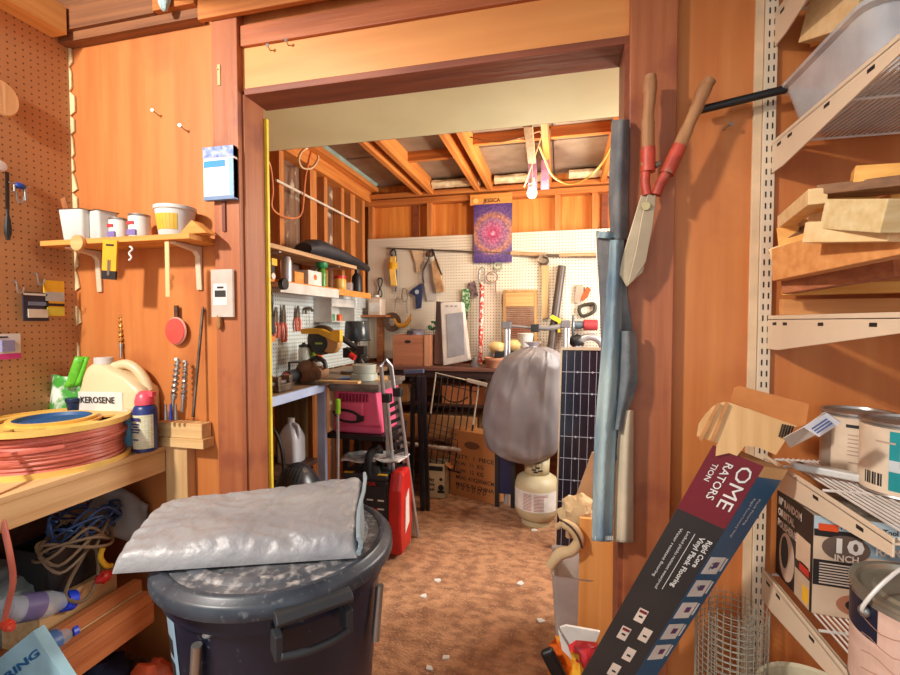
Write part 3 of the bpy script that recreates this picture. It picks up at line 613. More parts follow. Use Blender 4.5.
MB(t).lathe([(.300, HR-.040), (.309, HR-.040), (.311, HR-.036), (.309, HR-.012), (.304, HR-.006), (.290, HR-.001), (.287, HR+.004), (.276, HR+.004), (.2715, HR)], n=72, cap=False).build('rim', mat('scuffed_rim', (44, 50, 60), .38, 0, (64, 70, 78), 14, grunge=(120, 122, 124), gsc=70, gmix=(.60, .80)), ld, smooth=True)
def side_handle(az, lab=None):
    M = FR[t] @ Matrix.Rotation(az, 4, 'Z')
    m = MB(M); r = .283
    for s in (-1, 1): m.box((r+.018, s*.078, HR-.092), (.048, .018, .055))
    m.tube([(r+.040, -.075, HR-.110), (r+.046, -.03, HR-.116), (r+.046, .03, HR-.116), (r+.040, .075, HR-.110)], .009, 8, smooth=4)
    m.build('side_handle', DARK, t, bevel=.003)
    m = MB(M); m.loft([[(r+.018+dr, y, HR-.03+dz) for dr, dz in ((0, -.012), (.026, -.016), (.034, -.004), (.022, .010), (0, .012))] for y in (-.085, -.06, 0, .06, .085)])
    m.build('lid_clasp', DARK, ld, bevel=.003)
side_handle(math.radians(-43)); side_handle(math.radians(143))
# printed sticker on the can wall
def on_can(az, z, dr=.001):
    r = .22+(z-.01)*(.055/(HR-.10))+dr; return V(TC.x+r*math.cos(az), TC.y+r*math.sin(az), z)
m = MB(); a0, a1 = math.radians(-128), math.radians(-114)
for i in range(4):
    p, q = a0+(a1-a0)*i/4, a0+(a1-a0)*(i+1)/4; m.quad(on_can(p, .50), on_can(q, .50), on_can(q, .70), on_can(p, .70))
m.build('sticker', mat('pale_blue_sticker', (150, 180, 200), .5), t)
for z in (.60, .54):
    m = MB(); p, q = math.radians(-126), math.radians(-119)
    m.quad(on_can(p, z, .002), on_can(q, z, .002), on_can(q, z+.045, .002), on_can(p, z+.045, .002)); m.build('sticker_print', INK, t)
for az in (-93, 4):
    a = on_can(math.radians(az), .690, .015); c = on_can(math.radians(az-4), .55, .02)
    MB().cyl(a, c, .011, n=12).build('metal_bracket', STEEL, t, smooth=True)
# folded tarp
TZ = HR+.010
cs = [at(112, 574, Z=TZ), at(357, 558, Z=TZ), at(363, 487, Z=TZ), at(163, 516, Z=TZ)]
TARP = mat('silver_grey_tarp', (160, 158, 158), .45, .1, (140, 139, 142), 5, (1, 1, 1), .5, 30, detail=8)
t = thing('folded_tarp', 'folded silver grey tarp lying on the trash can lid', 'tarp', tuple((cs[0]+cs[2])/2))
def tarp_pt(u, v, top, hh):
    p = (cs[0]*(1-u)+cs[1]*u)*(1-v)+(cs[3]*(1-u)+cs[2]*u)*v
    u = (1-math.cos(math.pi*u))/2; v = (1-math.cos(math.pi*v))/2; p = (cs[0]*(1-u)+cs[1]*u)*(1-v)+(cs[3]*(1-u)+cs[2]*u)*v
    round_ = max(0, 1-abs(2*u-1)**30)**.5 * max(0, 1-abs(2*v-1)**7)**.5
    nn = noise.noise(V(u*5, v*4, 3+hh*50))*.010-abs(noise.noise(V(u*9+v*3, v*7-u*2, 1)))*.014-abs(noise.noise(V(u*22-v*8, v*13+u*5, 5)))*.006-.005*math.exp(-((u-.52-.08*v)/.012)**2)-.004*math.exp(-((u-.80)/.01)**2)
    z = hh*round_+(nn*round_ if top else 0)
    p = p+V(0, 0, z) if top else p
    return p
m = MB(); m.grid(lambda u, v: tarp_pt(u, v, True, .066), 120, 80); m.grid(lambda u, v: tarp_pt(u, v, False, 0), 120, 80)
m.build('upper_fold', TARP, t, smooth=True)
m = MB()
for k in range(4):
    z = .012+k*.012; a = cs[1]+V(.004, 0, z); c = cs[2]+V(.004, 0, z); m.tube([a+(c-a)*q/6+V(.006*math.sin(q+k), 0, .003*math.sin(q*2+k)) for q in range(7)], .006, 6)
m.build('fold_edge', mat('tarp_edge_blue', (150, 168, 178), .4), t, smooth=True)
# ================================================================ BACK ROOM
ZB = 1.03
def up(p, dz): return V(p.x, p.y, p.z+dz)
t = thing('corner_bench', 'wood bench with a pale blue front edge and post along the left back wall', 'workbench', (-1.5, 2.0, 0))
LB = mat('pale_blue_paint', (176, 194, 226), .5, 0, (160, 176, 212), 8)
MB().bx(-1.742, -1.375, 1.63, 3.50, ZB-.03, ZB).build('bench_top', wood('worn_grey_wood', (170, 138, 104), (120, 92, 68), 'y'), t, bevel=.002)
MB().bx(-1.374, -1.355, 1.63, 2.45, ZB-.045, ZB+.002).build('blue_edge', LB, t, bevel=.002)
MB().bx(-1.415, -1.362, 2.452, 2.478, 0, ZB-.001).build('leg', LB, t, bevel=.003)
MB().bx(-1.742, -1.70, 2.40, 2.45, 0, ZB-.031).build('leg', PLATEZ, t)
# shelves on the left back wall
t = thing('upper_plank_shelf', 'long weathered plank shelf high on the left wall of the back room', 'shelf', (-1.6, 2.6, 1.79))
MB().bx(-1.742, -1.50, 1.75, 3.2, 1.795, 1.82).build('board', wood('aged_plank', (206, 168, 122), (160, 120, 82), 'y'), t, bevel=.002)
for y in (2.25, 2.95): MB().prism([(-1.742, y, 1.793), (-1.52, y, 1.793), (-1.52, y, 1.785), (-1.70, y, 1.77), (-1.728, y, 1.74), (-1.733, y, 1.66), (-1.742, y, 1.66)], (0, .02, 0)).build('bracket', ALU, t, bevel=.002)
t = thing('lower_plank_shelf', 'orange topped shelf with white fascia under the plank shelf', 'shelf', (-1.6, 2.8, 1.60))
MB().bx(-1.742, -1.505, 2.05, 3.45, 1.615, 1.63).build('board', wood('orange_shelf_wood', (230, 146, 64), (206, 118, 44), 'y'), t, bevel=.002)
MB().bx(-1.504, -1.495, 2.22, 2.9, 1.562, 1.622).build('fascia', WHITE, t, bevel=.002)
MB().bx(-1.504, -1.495, 2.905, 3.45, 1.585, 1.628).build('fascia', GOLDW, t, bevel=.002)
# black fabric case
a, c = at(310, 246, X=-1.60), at(366, 268, X=-1.58)
m = MB(); rings = []
for i in range(17):
    u = i/16; p = V(-1.60+.03*u, 2.62+(3.58-2.62)*u, 1.822); w = .10*math.sin(math.pi*min(1, .18+u*.8))**.7; h = .15*(1-u*.75)*min(1, .55+u*3)
    rings.append([p+V(w*math.cos(q*math.pi/8), 0, h*.5+(h*.5)*math.sin(q*math.pi/8)+noise.noise(V(q, u*6, 0))*.008) for q in range(16)])
m.loft(rings); tag(m.build('fabric_case', mat('black_nylon', (34, 34, 40), .55, 0, (52, 52, 58), 10, bump=.5, bsc=12), smooth=True), 'black fabric case lying on the upper plank shelf in the back room', 'case')
# things on lower shelf
def onshelf(px, X=-1.56, z=1.6305): p = at(px, 290, X=X); return V(X, p.y, z)
p = onshelf(309); t = thing('small_box', 'white box with an orange logo spot on the orange topped shelf', 'box', tuple(p)); MB(t).box((0, 0, .045), (.09, .16, .09)).build('box', PAPER, t, bevel=.002); MB(t).cyl((.0455, 0, .05), (.047, 0, .05), .018, n=16).build('logo_spot', ORANGE, t)
p = onshelf(322); t = thing('green_bottle', 'green capped bottle of green liquid on the orange topped shelf', 'bottle', tuple(p)); MB(t).lathe([(.03, 0), (.032, .01), (.032, .10), (.02, .125), (.015, .13)], n=20).build('bottle', mat('green_liquid', (90, 150, 60), .25), t, smooth=True); MB(t).lathe([(.032, .13), (.04, .14), (.04, .165), (0, .17)], n=18).build('cap', GREEN, t, smooth=True)
p = onshelf(340); t = thing('glass_jar', 'wide jar with a red lid on the orange topped shelf', 'jar', tuple(p)); MB(t).lathe([(.04, 0), (.045, .01), (.045, .07), (.04, .08)], n=20).build('jar', mat('amber_contents', (230, 180, 90), .3), t, smooth=True); MB(t).lathe([(.046, .08), (.046, .1), (0, .1)], n=20).build('lid', RED, t, smooth=True)
p = onshelf(349); tag(MB(Matrix.Translation(p)).lathe([(.03, 0), (.032, .06), (.03, .065), (0, .065)], n=18).build('glass_jar', CLEAR, smooth=True), 'small clear jar right of the red lidded jar', 'jar')
p = onshelf(357); t = thing('black_bottle', 'black squat bottle at the right end of the orange topped shelf', 'bottle', tuple(p)); MB(t).lathe([(.04, 0), (.042, .01), (.04, .12), (.02, .15)], n=20).build('bottle', BLACK, t, smooth=True); MB(t).lathe([(.018, .15), (.018, .18), (0, .18)], n=14).build('cap', DARK, t, smooth=True)
p = onshelf(296); tag(MB().box(p+V(0, 0, .035), (.05, .10, .07)).build('wood_block', GOLDW, bevel=.003), 'small wood block left of the white box', 'block')
p = onshelf(287, z=1.6305); t = thing('steel_flask', 'tall steel flask standing at the left of the orange topped shelf', 'flask', tuple(p)); MB(t).lathe([(.028, 0), (.03, .01), (.03, .12), (.02, .15), (0, .152)], n=20).build('flask', ALU, t, smooth=True)
p = at(270, 268, X=-1.56); t = thing('tape_gun', 'black tool with yellow tip hanging by the yellow door strip', 'tool', tuple(p)); MB(t).box((0, 0, -.02), (.03, .05, .13)).build('body', BLACK, t, bevel=.006); MB(t).box((.0, .02, .035), (.034, .05, .04)).build('tip', YEL, t, bevel=.004); MB(t).cyl((.018, 0, -.045), (.022, 0, -.045), .018).build('dial', PAPER, t)
p = at(281, 284, X=-1.49); tag(MB().cyl(p, p+V(.03, 0, 0), .032, n=24).build('rubber_knob', BLACK, bevel=.004), 'round black knob at the left end of the white fascia', 'knob')
p = at(266, 302, X=-1.60); tag(MB().tube([p+V(0, .05*math.cos(a), .075*math.sin(a)) for a in [i*math.pi/8 for i in range(16)]], .012, 8, closed=True).build('coiled_hose', BLACK, smooth=True), 'black coil hanging beside the yellow door strip', 'coil')
# hanging tools on left pegboard
def pliers(px, py0, py1, lab, jaw=DSTEEL):
    a, c = at(px, py0, X=-1.725), at(px, py1, X=-1.725); h = a.z-c.z; t = thing('pliers', lab, 'pliers', tuple(c), group=None)
    MB(t).loft([[(-.004, y*w, z) for y in (-1, 1)]+[(.008, y*w, z) for y in (1, -1)] for w, z in ((.016, h*.5), (.02, h*.62), (.014, h*.8), (.006, h))]).build('jaws', jaw, t, bevel=.002)
    for s in (-1, 1): MB(t).tube([(0, s*.012, h*.52), (0, s*.024, h*.35), (0, s*.022, h*.15), (0, s*.016, 0)], .009, 8, smooth=3).build('handle', mat('red_orange_grip', (220, 84, 50), .5) if 'red_orange_grip' not in MATS else MATS['red_orange_grip'], t, smooth=True)
pliers(276, 307, 338, 'leftmost orange handled pliers on the pale pegboard'); pliers(284, 305, 342, 'middle orange handled pliers on the pale pegboard'); pliers(298, 306, 331, 'right orange handled pliers on the pale pegboard')
p = at(309, 311, X=-1.72); t = thing('clamp', 'small brown clamp hanging right of the pliers', 'clamp', tuple(p)); MB(t).tube([(0, -.04, -.02), (0, -.03, .015), (0, .02, .02), (0, .045, 0)], .01, 8, smooth=4).build('jaw', DSTEEL, t, smooth=True); MB(t).cyl((0, .0, .0), (0, .01, -.12), .003).build('screw', STEEL, t)
p = at(266, 326, X=-1.66); tag(MB().box(p, (.06, .10, .10)).build('dark_case', DARK, bevel=.01), 'dark case beside the yellow strip under the coil', 'case')
p = at(265, 337, X=-1.62); tag(MB().box(p+V(0, 0, -.012), (.07, .1, .03)).build('amber_tray', GOLDW, bevel=.003), 'orange tray under the dark case', 'tray')
# white organiser
q0, q1 = at(329, 298, X=-1.62), at(353, 322, X=-1.62)
t = thing('white_organiser', 'white open compartment hanging under the orange topped shelf', 'organiser', (-1.66, (q0.y+q1.y)/2, q1.z))
y0, y1, z0, z1 = q0.y, q1.y, q1.z, q0.z
MB().bx(-1.74, -1.60, y0, y1, z0, z0+.008).bx(-1.74, -1.60, y0, y0+.01, z0, z1).bx(-1.74, -1.60, y1-.01, y1, z0, z1).bx(-1.74, -1.60, y0, y1, z1-.06, z1).bx(-1.742, -1.735, y0, y1, z0, z1).build('case', WHITE, t, bevel=.002)
for k, (f, mt, lab) in enumerate(((.2, GREEN, 'tiny green jar in the white compartment'), (.5, ORANGE, 'tiny orange tin in the white compartment'))):
    y = y0+(y1-y0)*f; tag(MB().lathe([(.022, 0), (.022, .045), (.018, .05), (0, .05)], (-1.64, y, z0+.0085), 16).build('small_jar', mt, smooth=True), lab, 'jar')
# bench-top clutter
def onb(px, py, z=ZB+.003): return at(px, py, Z=z)
p = onb(278, 378); p = V(-1.62, 2.02, ZB+.0025)
t = thing('wire_rack', 'small black metal stand holding jars on the left bench', 'rack', (-1.60, 2.66, ZB+.0025))
MB(t).box((0, 0, .11), (.13, .24, .008)).box((-.06, -.115, .055), (.01, .01, .11)).box((.06, -.115, .055), (.01, .01, .11)).box((.06, .115, .055), (.01, .01, .11)).box((-.06, .115, .055), (.01, .01, .11)).build('frame', BLACK, t)
for dy, mt, lab, h in ((-.075, mat('pale_jar', (200, 206, 196), .3), 'pale jar with black lid on the small black stand', .09), (.0, mat('leaf_green_jar', (120, 160, 40), .3), 'green jar with dark lid on the small black stand', .09), (.085, mat('bright_orange_glue', (250, 110, 20), .3), 'bright orange glue bottle with thin nozzle on the stand', .075)):
    t = thing('jar' if h > .08 else 'glue_bottle', lab, 'jar' if h > .08 else 'bottle', (-1.58, 2.66+dy, ZB+.1175))
    MB(t).lathe([(.03, 0), (.034, .01), (.034, h-.015), (.028, h)], n=20).build('jar', mt, t, smooth=True)
    MB(t).lathe([(.03, h), (.03, h+.015), (.012, h+.02), (.008, h+.03), (0, h+.03)] if h > .08 else [(.012, h), (.01, h+.03), (.002, h+.08), (0, h+.08)], n=16).build('lid', DARK if h > .08 else mat('clear_red_nozzle', (230, 120, 100), .3), t, smooth=True)
def lump(px, py, Y, r, mt, nm, lab, cat, rough=.3, z=None):
    p = at(px, py, Y=Y); p = V(p.x, p.y, z+r[2]*.95) if z else p
    return tag(MB().ell(p, r, 16, rough).build(nm, mt, smooth=True), lab, cat)
# bench vise
p = onb(290, 385); t = thing('bench_vise', 'grey steel bench vise at the front of the left bench', 'vise', (-1.44, 2.13, ZB+.003))
MB(t).box((0, 0, .02), (.07, .14, .04)).box((0, .05, .055), (.06, .03, .05)).box((0, -.05, .055), (.06, .03, .05)).build('body', DSTEEL, t, bevel=.006)
MB(t).cyl((0, -.12, .045), (0, .08, .045), .012).cyl((-.035, -.12, .045), (.035, -.12, .045), .005).build('screw', STEEL, t, smooth=True)
t = thing('scrap_wood', 'orange brown wood scrap leaning by the yellow strip on the left bench', 'offcut', (-1.52, 2.12, ZB+.003)); MB(t).prism([(0, -.05, 0), (0, .06, 0), (0, .045, .06), (0, 0, .085), (0, -.04, .05)], (.03, 0, 0)).build('scrap', RUSTW, t, bevel=.002)
t = thing('hand_drill', 'dark red and black drill lying behind the vise', 'drill', (-1.52, 2.42, ZB+.003))
MB(t).cyl((0, -.12, .05), (0, .06, .05), .035, .04, 16).box((0, .03, .02), (.035, .05, .04)).build('body', DARK, t, smooth=True, bevel=.004); MB(t).cyl((0, -.17, .05), (0, -.12, .05), .015, .028, 12).build('chuck', mat('maroon_part', (150, 50, 50), .4), t, smooth=True)
a, c = onb(310, 380), onb(347, 381)
# miter saw on the saw table
TS = thing('table_saw', 'pinkish red table saw with grey top on a black stand', 'table saw', (-1.18, 2.65, .45))
PINK = mat('pinkish_red_plastic', (234, 100, 136), .4, 0, (222, 84, 122), 4)
MB().bx(-1.36, -1.04, 2.50, 2.92, .98, 1.0).bx(-1.36, -1.03, 2.48, 2.95, 1.0, ZB).build('saw_top', mat('grey_saw_table', (150, 140, 130), .4, .4, (110, 100, 92), 12), TS, bevel=.003)
m = MB(); m.loft([[(x, y, z) for x, y in ((-1.335+e, 2.52-e), (-1.04+f, 2.52-e), (-1.04+f, 2.9), (-1.335+e, 2.9))] for z, e, f in ((.72, -.02, .0), (.76, -.02, .0), (.78, -.005, .0), (.98, .0, -.02))])
m.build('body', PINK, TS, bevel=.01)
b0 = MB().bx(-1.30, -1.14, 2.505, 2.525, .80, .915).build('front_panel', PINK, TS, bevel=.01)
for i in range(9): MB().bx(-1.30+i*.022, -1.29+i*.022, 2.508, 2.521, .92, .965).build('vent_slot', mat('deep_crimson', (150, 24, 60), .5) if 'deep_crimson' not in MATS else MATS['deep_crimson'], TS)
MB().tube([(-1.33, 2.49, .86), (-1.28, 2.488, .81), (-1.2, 2.487, .80), (-1.14, 2.487, .82), (-1.2, 2.487, .86), (-1.28, 2.488, .87)], .008, 8, smooth=5).box((-1.15, 2.485, .825), (.04, .02, .03)).build('power_cord', BLACK, TS, smooth=True)
for x, y in ((-1.36, 2.72), (-1.03, 2.72), (-1.36, 2.9), (-1.03, 2.9)): MB().beam((x, y, 0), (x, y, .69), .035, .035).build('leg', BLACK, TS)
MB().bx(-1.38, -1.01, 2.50, 2.93, .69, .72).build('stand_top', BLACK, TS)
t = thing('miter_saw', 'miter saw with yellow arm and dark blade guard on the table saw', 'miter saw', (-1.22, 2.62, ZB+.001))
MB().cyl((-1.20, 2.66, ZB+.001), (-1.20, 2.66, ZB+.045), .085, .08, 28).cyl((-1.20, 2.66, ZB+.045), (-1.20, 2.66, ZB+.10), .07, .075, 28).build('turntable', mat('grey_green_cast', (176, 184, 172), .4), t, smooth=True, bevel=.004)
g = at(322, 340, Y=2.62); M = Matrix.Translation(g)
MB(M).cyl((0, -.02, 0), (0, .03, 0), .095, n=36).build('blade_guard', mat('dark_guard', (70, 56, 48), .45), t, smooth=True, bevel=.006)
MB(M).cyl((0, -.035, -.02), (0, -.02, -.02), .055, n=28).build('motor_cap', BLACK, t, smooth=True, bevel=.004)
MB(M).box((-.002, -.037, -.02), (.05, .003, .012)).build('badge', mat('green_badge', (170, 200, 60), .5), t)
MB(M).cyl((.07, -.03, -.025), (.07, .02, -.025), .06, n=24).build('motor', mat('tan_motor', (196, 146, 84), .5), t, smooth=True, bevel=.01)
a, b2, c, d = at(300, 329, Y=2.57), at(320, 330, Y=2.57), at(338, 338, Y=2.57), at(340, 330, Y=2.57)
m = MB().prism([at(300, 329, Y=2.56), at(301, 334, Y=2.56), at(318, 334, Y=2.56), at(337, 343, Y=2.56), at(340, 342, Y=2.56), at(340, 330, Y=2.56), at(333, 330, Y=2.56), at(330, 333, Y=2.56), at(321, 329, Y=2.56), at(310, 328, Y=2.56)], (0, .04, 0)); m.build('yellow_arm', YEL, t, bevel=.004)
p0 = at(337, 335, Y=2.66); MB().tube([p0, at(352, 345, Y=2.7), at(360, 352, Y=2.72), at(358, 362, Y=2.74)], .018, 10, smooth=4).box(at(362, 350, Y=2.72), (.05, .06, .05)).build('slide_arm', BLACK, t, smooth=True)
MB().cyl(at(350, 355, Y=2.66), at(355, 358, Y=2.66), .02, n=14).build('red_knob', RED, t, smooth=True)
# circular saw and belt sander in front
p = at(309, 366, Y=2.42); t = thing('circular_saw', 'dusty brown circular saw lying in front of the miter saw', 'saw', (p.x, 2.42, ZB+.003))
cz = V(p.x, 2.42, ZB+.003)
MB(Matrix.Translation(cz)).cyl((-.01, -.02, .07), (-.01, .02, .07), .07, n=28).cyl((.06, -.03, .065), (.06, .06, .065), .04, n=18).build('guard', mat('dusty_brown_metal', (140, 104, 76), .6, .2, (90, 66, 50), 14), t, smooth=True, bevel=.004)
MB(Matrix.Translation(cz)).tube([(.0, .0, .13), (.05, 0, .155), (.1, 0, .13), (.11, 0, .09)], .014, 8, smooth=4).build('handle', BLACK, t, smooth=True)
MB(Matrix.Translation(cz)).box((0.02, 0, .003), (.24, .1, .006)).build('base_plate', DSTEEL, t)
p = V(-1.24, 2.50, ZB+.0305); tag(MB().box((-1.47+.19, 2.475, ZB+.010), (.26, .05, .016), (0, 0, .04)).build('pale_board', PINE, bevel=.002), 'short pale board lying on the front of the saw table', 'board')
for px, py, w, mt, lab in ((368, 368, .12, mat('blue_folder', (70, 120, 210), .4), 'blue sheet lying on the saw table'), (372, 376, .2, PINE, 'pale plywood offcut on the right of the saw table'), (345, 377, .07, BLUE, 'small blue tool on the saw table front')):
    p = at(px, py, Z=ZB+.02); tag(MB().box((min(p.x, -1.12), p.y, ZB+.004+.010*(w < .1)+.012*(w == .12)), (w, .12 if w < .2 else .2, .008), (0, 0, .4)).build('flat_offcut', mt, bevel=.002), lab, 'sheet')
# lamp like black bucket on post and glass bits behind
b0 = at(357, 330, Y=3.0); z0 = at(357, 340, Y=3.0).z
t = thing('black_bucket', 'black upturned bucket behind the miter saw', 'bucket', (b0.x, 3.0, z0))
MB(t).lathe([(.088, 0), (.092, .01), (.082, .13), (.078, .135), (0, .135)], n=32).build('bucket', mat('glossy_black_bucket', (54, 60, 64), .22), t, smooth=True)
MB(t).lathe([(.095, -.006), (.098, .0), (.095, .008)], n=32).build('rim', BLACK, t, smooth=True)
t2 = thing('drill_press', 'dark metal drill press under the black bucket', 'drill press', (b0.x, 3.0, ZB+.003))
MB(t2).cyl((0, 0, 0), (0, 0, z0-ZB-.012), .022, n=14).box((0, 0, .01), (.16, .2, .02)).build('column', DSTEEL, t2, smooth=True)
MB(t2).box((0, -.03, .15), (.12, .16, .07)).box((.07, -.05, .09), (.05, .08, .05), (0, .4, 0)).build('head', BLACK, t2, bevel=.008)
MB(t2).tube([(.03, -.1, .16), (.08, -.12, .12), (.11, -.12, .07)], .007, 6).cyl((.11, -.12, .07), (.115, -.12, .05), .014).build('feed_lever', STEEL, t2, smooth=True)
MB(t2).cyl((-.03, -.1, .19), (.06, -.12, .12), .006).cyl((-.06, -.09, .12), (.09, -.12, .17), .008).build('belt_arm', mat('olive_metal', (110, 110, 80), .5, .4), t2, smooth=True)
for px, Y, h, lab in ((355, 3.6, .10, 'clear glass jar on the back end of the orange topped shelf, left'), (362, 3.62, .13, 'clear tube standing in the back left corner')):
    p = at(px, 308, Y=Y); tag(MB().lathe([(.03, 0), (.03, h), (.026, h)], tuple(p), 18).build('glass_tube', CLEAR, smooth=True), lab, 'jar')
p = at(374, 304, Y=3.80); t = thing('milky_container', 'milky white translucent container on a corner ledge', 'container', (p.x, 3.86, at(374, 315, Y=3.86).z))
MB(t).loft([rrect(.13, .12, z, .02) for z in (0, .14)]+[rrect(.08, .08, .16, .02)]).build('body', mat('milky', (236, 216, 196), .3, alpha=.85), t, smooth=True)
MB(t).box((0, -.0615, .07), (.09, .001, .08)).build('label', PAPER, t)
MB(t).cyl((-.0, 0, .16), (0, 0, .18), .025).build('cap', WHITE, t)
zl = at(374, 315, Y=3.86).z
tag(MB().bx(p.x-.16, p.x+.12, 3.79, 3.97, zl-.02, zl-.0005).bx(p.x-.03, p.x+.03, 3.93, 3.97, ZB, zl-.02).build('corner_ledge', wood('ledge_wood', (190, 120, 70), (150, 88, 50), 'x'), bevel=.002), 'little wooden ledge with a post in the back left corner', 'ledge')

# ---------------- back wall: pegboard
t = struct(MB().bx(-1.745, .99, 3.960, 3.968, 1.06, 2.165).build('wall_back_pegboard', PEGWH))
BB = thing('back_bench', 'dark reddish brown bench running along the back pegboard wall', 'workbench', (-.4, 3.8, 0))
MB().bx(-1.70, .95, 3.56, 3.958, ZB-.03, ZB).build('bench_top', wood('dark_red_bench', (134, 88, 72), (104, 64, 52), 'x'), BB, bevel=.003)
MB().bx(-1.68, .93, 3.58, 3.60, ZB-.09, ZB-.031).build('front_rail', wood('dark_rail', (70, 42, 34), (50, 30, 24), 'x'), BB)
for x in (-1.6, -.55, -.2, .9): MB().bx(x-.035, x+.035, 3.60, 3.67, 0, ZB-.031).build('leg', DKW, BB, bevel=.002)
MB().bx(-1.66, .93, 3.62, 3.95, .70, .72).build('middle_shelf', DKW, BB)
MB().bx(-1.66, .93, 3.58, 3.95, .42, .44).build('lower_shelf', wood('mid_brown', (150, 92, 50), (110, 66, 38), 'x'), BB)
for x0, x1, lab, mt in ((-1.50, -1.25, 'plain brown carton at the left on the middle shelf under the back bench', CARD), (-.95, -.72, 'orange brown carton seen through the wire rack', mat('orange_card2', (206, 124, 70), .8)), (-.70, -.58, 'narrow orange carton beside the one behind the wire rack', mat('orange_card3', (196, 116, 64), .8)), (-.40, -.15, 'brown carton behind the grey bag on the middle shelf', CARD)):
    tag(MB().bx(x0, x1, 3.64, 3.85, .7205, .87).build('carton', mt, bevel=.003), lab, 'carton', 'cartons on the middle shelf under the back bench')
for x0, x1, lab in ((-1.45, -1.15, 'long flat carton on the lower shelf left of the wire rack'), (-1.10, -.65, 'wide golden carton on the lower shelf behind the wire rack')):
    tag(MB().bx(x0, x1, 3.62, 3.88, .4405, .62).build('carton', CARD, bevel=.003), lab, 'carton', 'cartons on the lower shelf under the back bench')
m = MB(); m.cyl((-1.35, 3.53, .40), (-.45, 3.53, .36), .018, n=12)
tag(m.build('white_pipe', mat('old_white_pipe', (214, 200, 184), .5, 0, (150, 110, 90), 20), smooth=True), 'old white pipe lying across behind the wire rack', 'pipe')
PY = 3.955
def onP(px, py, Y=PY): return at(px, py, Y=Y)
def wpoly(pts, Y, th, nm, mt, parent=None, **k): return MB().prism([at(x, y, Y=Y) for x, y in pts], (0, th, 0)).build(nm, mt, parent, **k)
# poster
q0, q1 = onP(474, 205, 3.925), onP(512, 262, 3.925)
pm = mat('violet_poster', (90, 60, 130), .5); nt = pm.node_tree; bs = nt.nodes['Principled BSDF']
tc = nt.nodes.new('ShaderNodeTexCoord'); mp = nt.nodes.new('ShaderNodeMapping'); nt.links.new(tc.outputs['Object'], mp.inputs[0])
hc = (q0.z-q1.z); mp.inputs['Location'].default_value = (0, 0, -hc*.5)
ln = nt.nodes.new('ShaderNodeVectorMath'); ln.operation = 'LENGTH'; nt.links.new(mp.outputs[0], ln.inputs[0])
mr = nt.nodes.new('ShaderNodeMapRange'); mr.inputs[2].default_value = .26; nt.links.new(ln.outputs['Value'], mr.inputs[0])
r1 = nt.nodes.new('ShaderNodeValToRGB'); cr = r1.color_ramp; cr.elements[0].color = lin((250, 220, 230)); cr.elements[0].position = 0; cr.elements[1].color = lin((92, 64, 134)); cr.elements[1].position = 1
for ps, cc_ in ((.10, (204, 60, 110)), (.25, (216, 120, 150)), (.45, (170, 120, 150)), (.6, (212, 150, 110)), (.75, (120, 90, 150))): e = cr.elements.new(ps); e.color = lin(cc_)
mr.inputs[1].default_value = 0; mr.inputs[2].default_value = .26; nt.links.new(mr.outputs[0], r1.inputs[0])
vo = nt.nodes.new('ShaderNodeTexVoronoi'); vo.inputs['Scale'].default_value = 60; nt.links.new(mp.outputs[0], vo.inputs['Vector'])
r2 = nt.nodes.new('ShaderNodeValToRGB'); r2.color_ramp.elements[0].color = (1, .95, .9, 1); r2.color_ramp.elements[1].color = (.28, .2, .4, 1); r2.color_ramp.elements[1].position = .75; nt.links.new(vo.outputs['Distance'], r2.inputs[0])
mx = nt.nodes.new('ShaderNodeMixRGB'); mx.blend_type = 'MULTIPLY'; mx.inputs[0].default_value = .85; nt.links.new(r1.outputs[0], mx.inputs[1]); nt.links.new(r2.outputs[0], mx.inputs[2]); nt.links.new(mx.outputs[0], bs.inputs['Base Color'])
tag(MB().bx(q0.x, q1.x, 3.922, 3.925, q1.z, q0.z).build('poster', pm), 'purple poster with a glowing round pattern above the pegboard', 'poster')
a, c = onP(470, 195, 3.93), onP(512, 203, 3.93); t = thing('name_plaque', 'wooden name plaque fixed above the purple poster', 'plaque', (a.x, 3.93, c.z))
MB().bx(a.x, c.x, 3.928, 3.948, c.z, a.z).build('board', GOLDW, t, bevel=.003); text('JESSICA', V(a.x+.12, 3.927, c.z+.018), (1, 0, 0), (0, 0, 1), .045, INK, t, bold=.03, width=.15)
MB().cyl((a.x+.05, 3.928, c.z+.035), (a.x+.05, 3.922, c.z+.035), .022).build('round_badge', mat('amber_badge', (240, 200, 120), .5), t)
# fishing rod
a, c = onP(386, 248, 3.93), onP(596, 257, 3.93); d = c-a
t = thing('fishing_rod', 'long fishing rod lying level across the pegboard', 'fishing rod', tuple(a))
MB().cyl(a, a+d*.62, .006, .010, 10).cyl(a+d*.78, a+d*.92, .012, n=10).build('rod', mat('dark_rod', (90, 78, 66), .4), t, smooth=True)
MB().cyl(a+d*.62, a+d*.78, .018, n=12).cyl(a+d*.84, c+V(0, 0, .02), .016, n=12).build('cork_grip', mat('cork', (190, 152, 112), .8), t, smooth=True)
MB().cyl(a+d*.66+V(0, -.0, -.015), c+V(0, 0, .0), .008, n=8).build('second_section', DSTEEL, t, smooth=True)
p = onP(543, 259, 3.91); MB().cyl(p+V(0, -.02, 0), p+V(0, .02, 0), .038, n=18).tube([p+V(0, -.03, .02), p+V(.04, -.04, .0), p+V(.03, -.05, -.03)], .006, 6).build('reel', DSTEEL, t, smooth=True)
